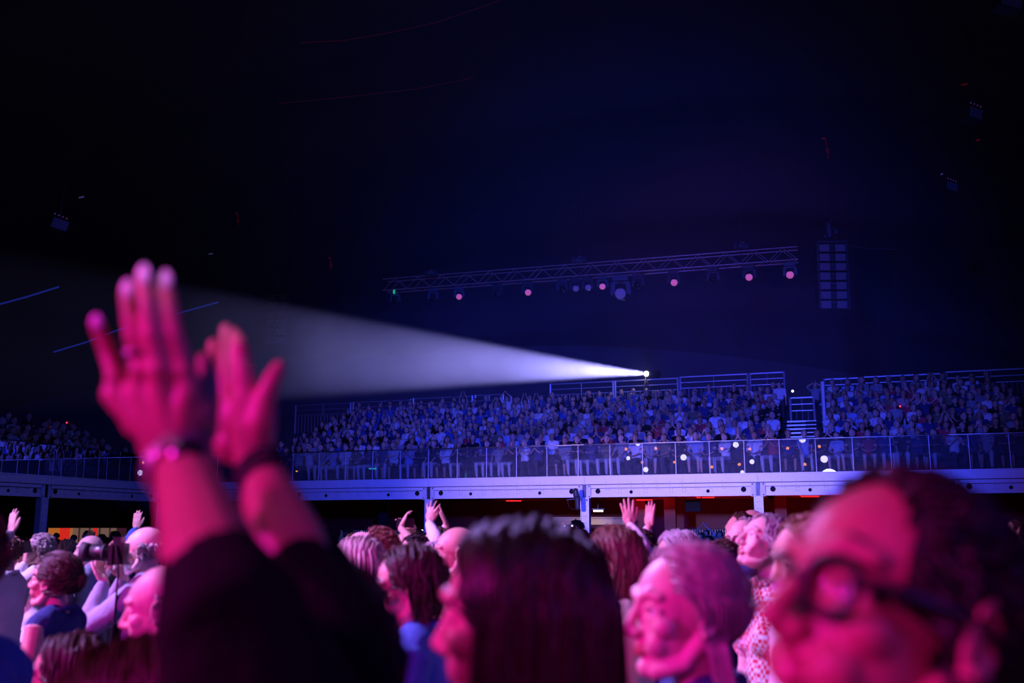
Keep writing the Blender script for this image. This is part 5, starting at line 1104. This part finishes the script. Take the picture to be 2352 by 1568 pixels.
# ------------------------------------------------------------------ seated spectators
def seated(mode, fem=False, seed=1, hairstyle='short', standing=False, shorts=False):
    b = G(); hz = 1.23; HM = head_M((.06, 0, hz), 0, 0); head_geo(b, HM, fem, 0, False, 0, 0)
    hg = 3
    if hairstyle != 'bald': b.ell(np.array(HM @ Vector((-.040, 0, .050))), (.100, .094, .100), None, 12, 10, hg)
    if hairstyle == 'long': b.ell(np.array(HM @ Vector((-.045, 0, -.04))), (.07, .100, .14), None, 10, 8, hg)
    if hairstyle == 'bald': pass
    b.tube([(.03, 0, 1.17), (.02, 0, 1.08)], [.05, .058], n=8, t=0); w = .9 if fem else 1.0
    b.ell((.0, 0, .90), (.12, .175 * w, .2), None, 12, 8, 1); b.ell((-.02, 0, .68), (.13, .17 * w, .17), None, 12, 8, 1)
    for s in (-1, 1):
        b.tube([(.01, s * .03, 1.06), (.0, s * .18 * w, 1.02)], [.05, .06], n=7, t=1); sh = np.array((0, s * .19 * w, 1.01))
        W = {'lap': (.30, s * .07, .66), 'clap': (.27, s * .04, .96), 'fold': (.20, -s * .08, .84), 'phone': (.27, s * .06, 1.14), 'knee': (.38, s * .13, .62), 'up': (.10, s * .1, 1.50)}[mode]
        el, wr = ik(sh, W, .28, .25, (-.3, s, -1) if mode != 'up' else (.2, s, 0)); b.tube([sh, sh + (el - sh) * .75], [.06, .055], n=7, t=1); b.tube([sh + (el - sh) * .7, el, wr], [.04, .038, .028], n=7, t=0 if mode != 'fold' else 1)
        f = unit(np.array({'lap': (1, -s * .4, -.2), 'clap': (.3, -s * .2, 1), 'fold': (0, -s, 0), 'phone': (.1, -s * .3, 1), 'knee': (1, 0, -.4), 'up': (0, -s * .3, 1)}[mode], float)); b.tube([wr, wr + f * .09, wr + f * .16], [.03, .038, .022], n=7, t=0, flat=.5)
        kn = np.array((.44, s * .14, .52)); an = np.array((.40, s * .13, .09)); b.tube([(.0, s * .09, .53), kn], [.09, .066], n=8, t=2); b.tube([kn, kn * .5 + an * .5, an], [.064, .058, .042] if not shorts else [.058, .052, .036], n=8, t=2 if not shorts else 0); b.tube([an + (-.03, 0, -.045), an + (.15, 0, -.05)], [.042, .032], n=7, t=4)
    me = remeshed(b, .020, 1); me_l = me; paint(me_l, b, [SKIN if fem else SKIN_TAN, C_CROWD, C_TROUSER, {1: H_DARK, 2: H_BLOND, 3: H_GREY, 0: H_BROWN}[seed % 4], C_BLACK]); me_l.polygons.foreach_set('use_smooth', [True] * len(me_l.polygons))
    return me_l
C_CROWD2 = mat('spectator_light_trousers', (.5, .5, .5), .8)
SM = []
for i, (m, f, h, sh, tr) in enumerate([('lap', False, 'short', False, 0), ('lap', True, 'long', True, 1), ('clap', False, 'short', False, 1), ('clap', True, 'long', False, 0), ('fold', False, 'short', True, 0), ('fold', True, 'long', False, 1), ('knee', False, 'bald', True, 0), ('phone', True, 'long', False, 0), ('up', False, 'short', False, 0), ('knee', True, 'short', False, 1)]):
    me = seated(m, f, i, h, False, sh); me.name = 'person_seated'
    if tr: me.materials[2] = C_CROWD2
    SM.append((me, {'lap': 'hands in lap', 'clap': 'clapping', 'fold': 'arms folded', 'knee': 'hands on knees', 'phone': 'filming', 'up': 'arms raised'}[m], h))
HN2 = ['brown hair', 'long dark hair', 'fair hair', 'long grey hair', 'brown hair', 'long dark hair', 'fair hair', 'long grey hair', 'brown hair', 'dark hair']
def stand_yaw(F): d = F(0, -1, 0) - F(0, 0, 0); return math.atan2(d[1], d[0])
def rows(F, s0, s1, n, tag_, r0=0, prob=.96, zcut=None):
    out = []
    for k in range(r0, n + 1):
        s = s0 + random.uniform(.1, .3); idx = 0
        while s < s1 - .2:
            if random.random() < prob:
                idx += 1; t = (T1 - .78) if k == 0 else T1 + (k - .62) * TREAD
                z = DECK + (0 if k == 0 else k * RISE)
                out.append((tag_, k, idx, F(s + random.uniform(-.05, .05), t + random.uniform(-.04, .04), z), stand_yaw(F)))
            s += random.uniform(.47, .55)
    return out
allp = rows(S, sA0 + .1, sA1 - .15, 9, 'long stand', 1) + rows(S, sB0 + .2, min(SB - .3, s_of(2380, 3, DECK + 1)), 9, 'short stand', 1)
allp += [q for q in rows(S, s_of(640, .8, DECK + .5), min(SB - .3, s_of(2370, .8, DECK + .5)), 0, 'front bench', 0, .9)]
wing = [q for q in rows(SW, .9, 9.0, 4, 'side balcony', 0, .75) if proj(q[3])[0] > -40]
allp.sort(key=lambda q: q[3][1] + (0 if q[1] else -3)); sc = [q for q in allp]
near, rest = sc[:276], sc[276:] 
shn = ['white', 'white', 'pale blue', 'grey', 'navy', 'black', 'navy', 'black', 'red', 'olive', 'grey', 'white', 'black', 'navy']
rowname = {0: 'front bench', 1: 'first raked row', 2: 'second raked row', 3: 'third raked row', 4: 'fourth raked row', 5: 'fifth raked row', 6: 'sixth raked row', 7: 'seventh raked row', 8: 'eighth raked row', 9: 'top raked row'}
cnt = {}
def pick(q):
    tg, k, idx = q[:3]
    w = [3, 3, 2, 2.5, 2.5, 2.5, 2, .8, .35, 2]
    i = random.choices(range(10), w)[0]; return i
for q in near + wing:
    i = pick(q); me, pose, _ = SM[i]; sh = random.choice(shn); c = cnt[(q[0], q[1])] = cnt.get((q[0], q[1]), 0) + 1
    o = bpy.data.objects.new('spectator', me); COL.objects.link(o); o.location = q[3]; o.rotation_euler = (0, 0, q[4] - random.uniform(-.25, .45)); kk = random.uniform(.98, 1.10); o.scale = (kk * 1.06, kk * 1.06, kk)
    v = random.uniform(.85, 1.1); o.color = (*[min(1, x * v) for x in SHC[sh]], 1)
    lab = '%s spectator, %s top, %s, %s' % (pose.replace('filming', 'filming'), sh, {True: 'front bench', False: rowname[q[1]] + ' of the ' + q[0]}[q[0] == 'front bench'] if q[0] != 'side balcony' else ('front bench' if q[1] == 0 else rowname[q[1]]) + ' of the side balcony', 'place %s' % ordw[min(49, q[2] - 1)])
    lab = lab.replace('place ', '') + ' seat'
    o['seat'] = q[2]; tag(o, lab, 'person', 'seated spectators on the ' + q[0] + (' ' + rowname[q[1]] if q[0] != 'front bench' else ''))
# the rest of the seated crowd, past three hundred: one object
def merged(lst, name, label):
    V = []; F = []; MI = []; n = 0; mats = [SKIN, C_WHITE, C_TROUSER, H_DARK, C_BLACK, C_BLUE, C_NAVY, C_GREY, H_BLOND]
    for q in lst:
        me = SM[pick(q)][0]; nv = len(me.vertices); a = np.empty(nv * 3); me.vertices.foreach_get('co', a); a = a.reshape(-1, 3); y = q[4] + random.uniform(-.4, .2); kk = random.uniform(.92, 1.06)
        R = np.array([[math.cos(y), -math.sin(y), 0], [math.sin(y), math.cos(y), 0], [0, 0, 1]]); a = a @ R.T * kk + q[3]; V.append(a)
        tops = random.choice([1, 1, 5, 5, 6, 6, 7, 4]); hr = random.choice([3, 3, 8]); mp = {0: 0, 1: tops, 2: 2, 3: hr, 4: 4}
        for p in me.polygons: F.append(tuple(v + n for v in p.vertices)); MI.append(mp[p.material_index])
        n += nv
    me = bpy.data.meshes.new(name); me.from_pydata(np.concatenate(V).tolist(), [], F); me.update()
    for m in mats: me.materials.append(m)
    me.polygons.foreach_set('material_index', MI); me.polygons.foreach_set('use_smooth', [True] * len(F)); o = bpy.data.objects.new(name, me); COL.objects.link(o)
    tag(o, label, 'crowd', kind='stuff')
if rest: merged(rest, 'seated_crowd', 'densely seated spectators on the far part of the long stand')
print('SEATED', len(near), len(wing), len(rest))
# a few people standing in the stand
for px, py, Y, i, sh, lab in ((1165, 915, 42.3, 5, 'white', 'spectator in white standing on the top row with hands up, under the beam'), (1790, 884, 38.8, 0, 'white', 'spectator in pale shirt standing at the top corner by the gangway'), (1872, 885, 38.3, 4, 'grey', 'dim person standing at the post beside the gangway'), (1500, 905, 42.6, 0, 'black', 'operator standing in the dark behind the follow spot')):
    o = copy_tree(SP[i]); p = at(px, py, Y); o.scale = (1, 1, 1); o.location = (p.x, p.y, p.z - 1.60); o.rotation_euler = (0, 0, stand_yaw(S) - .1); o.color = (*SHC[sh], 1); tag(o, lab, 'person', 'people standing in the stands')
for px, py, Y, l in ((2333, 967, 35, 'phone held by a spectator on the shorter stand, brightest in its rows'),):
    g = G(); p = np.array(at(px, py, Y)); g.box((-.1, -.01, -.04), (.1, .01, .04)); tag(flat('phone', g, WHITEL, loc=p), l, 'phone')
g = G(); p = np.array(at(2067, 933, 36)); g.ell((0, 0, 0), .035, n=10, m=8); tag(link('red_light', g.mesh('red_light'), REDL, loc=p), 'tiny red light among the spectators of the shorter stand', 'light')
g = G(); p = np.array(S(s_of(853, .3, DECK + .4), .35, DECK)); g.box((-.12, 0, .42), (.16, .03, .46)); tag(flat('glow_strip', g, GREENL, loc=p), 'small green glow behind the balustrade', 'light')
g = G(); p = np.array(S(s_of(1070, .3, DECK + .1), .3, DECK)); g.tube([(0, 0, 0), (0, 0, .2), (0, 0, .24), (0, 0, .33)], [.04, .04, .015, .015], n=10); tag(link('bottle', g.mesh('bottle'), mat('green_glass', (.02, .3, .15), .1, emit=((.02, .4, .25), .06)), loc=p), 'green bottle standing on the deck behind the balustrade', 'bottle')
bpy.data.scenes.remove(TS)
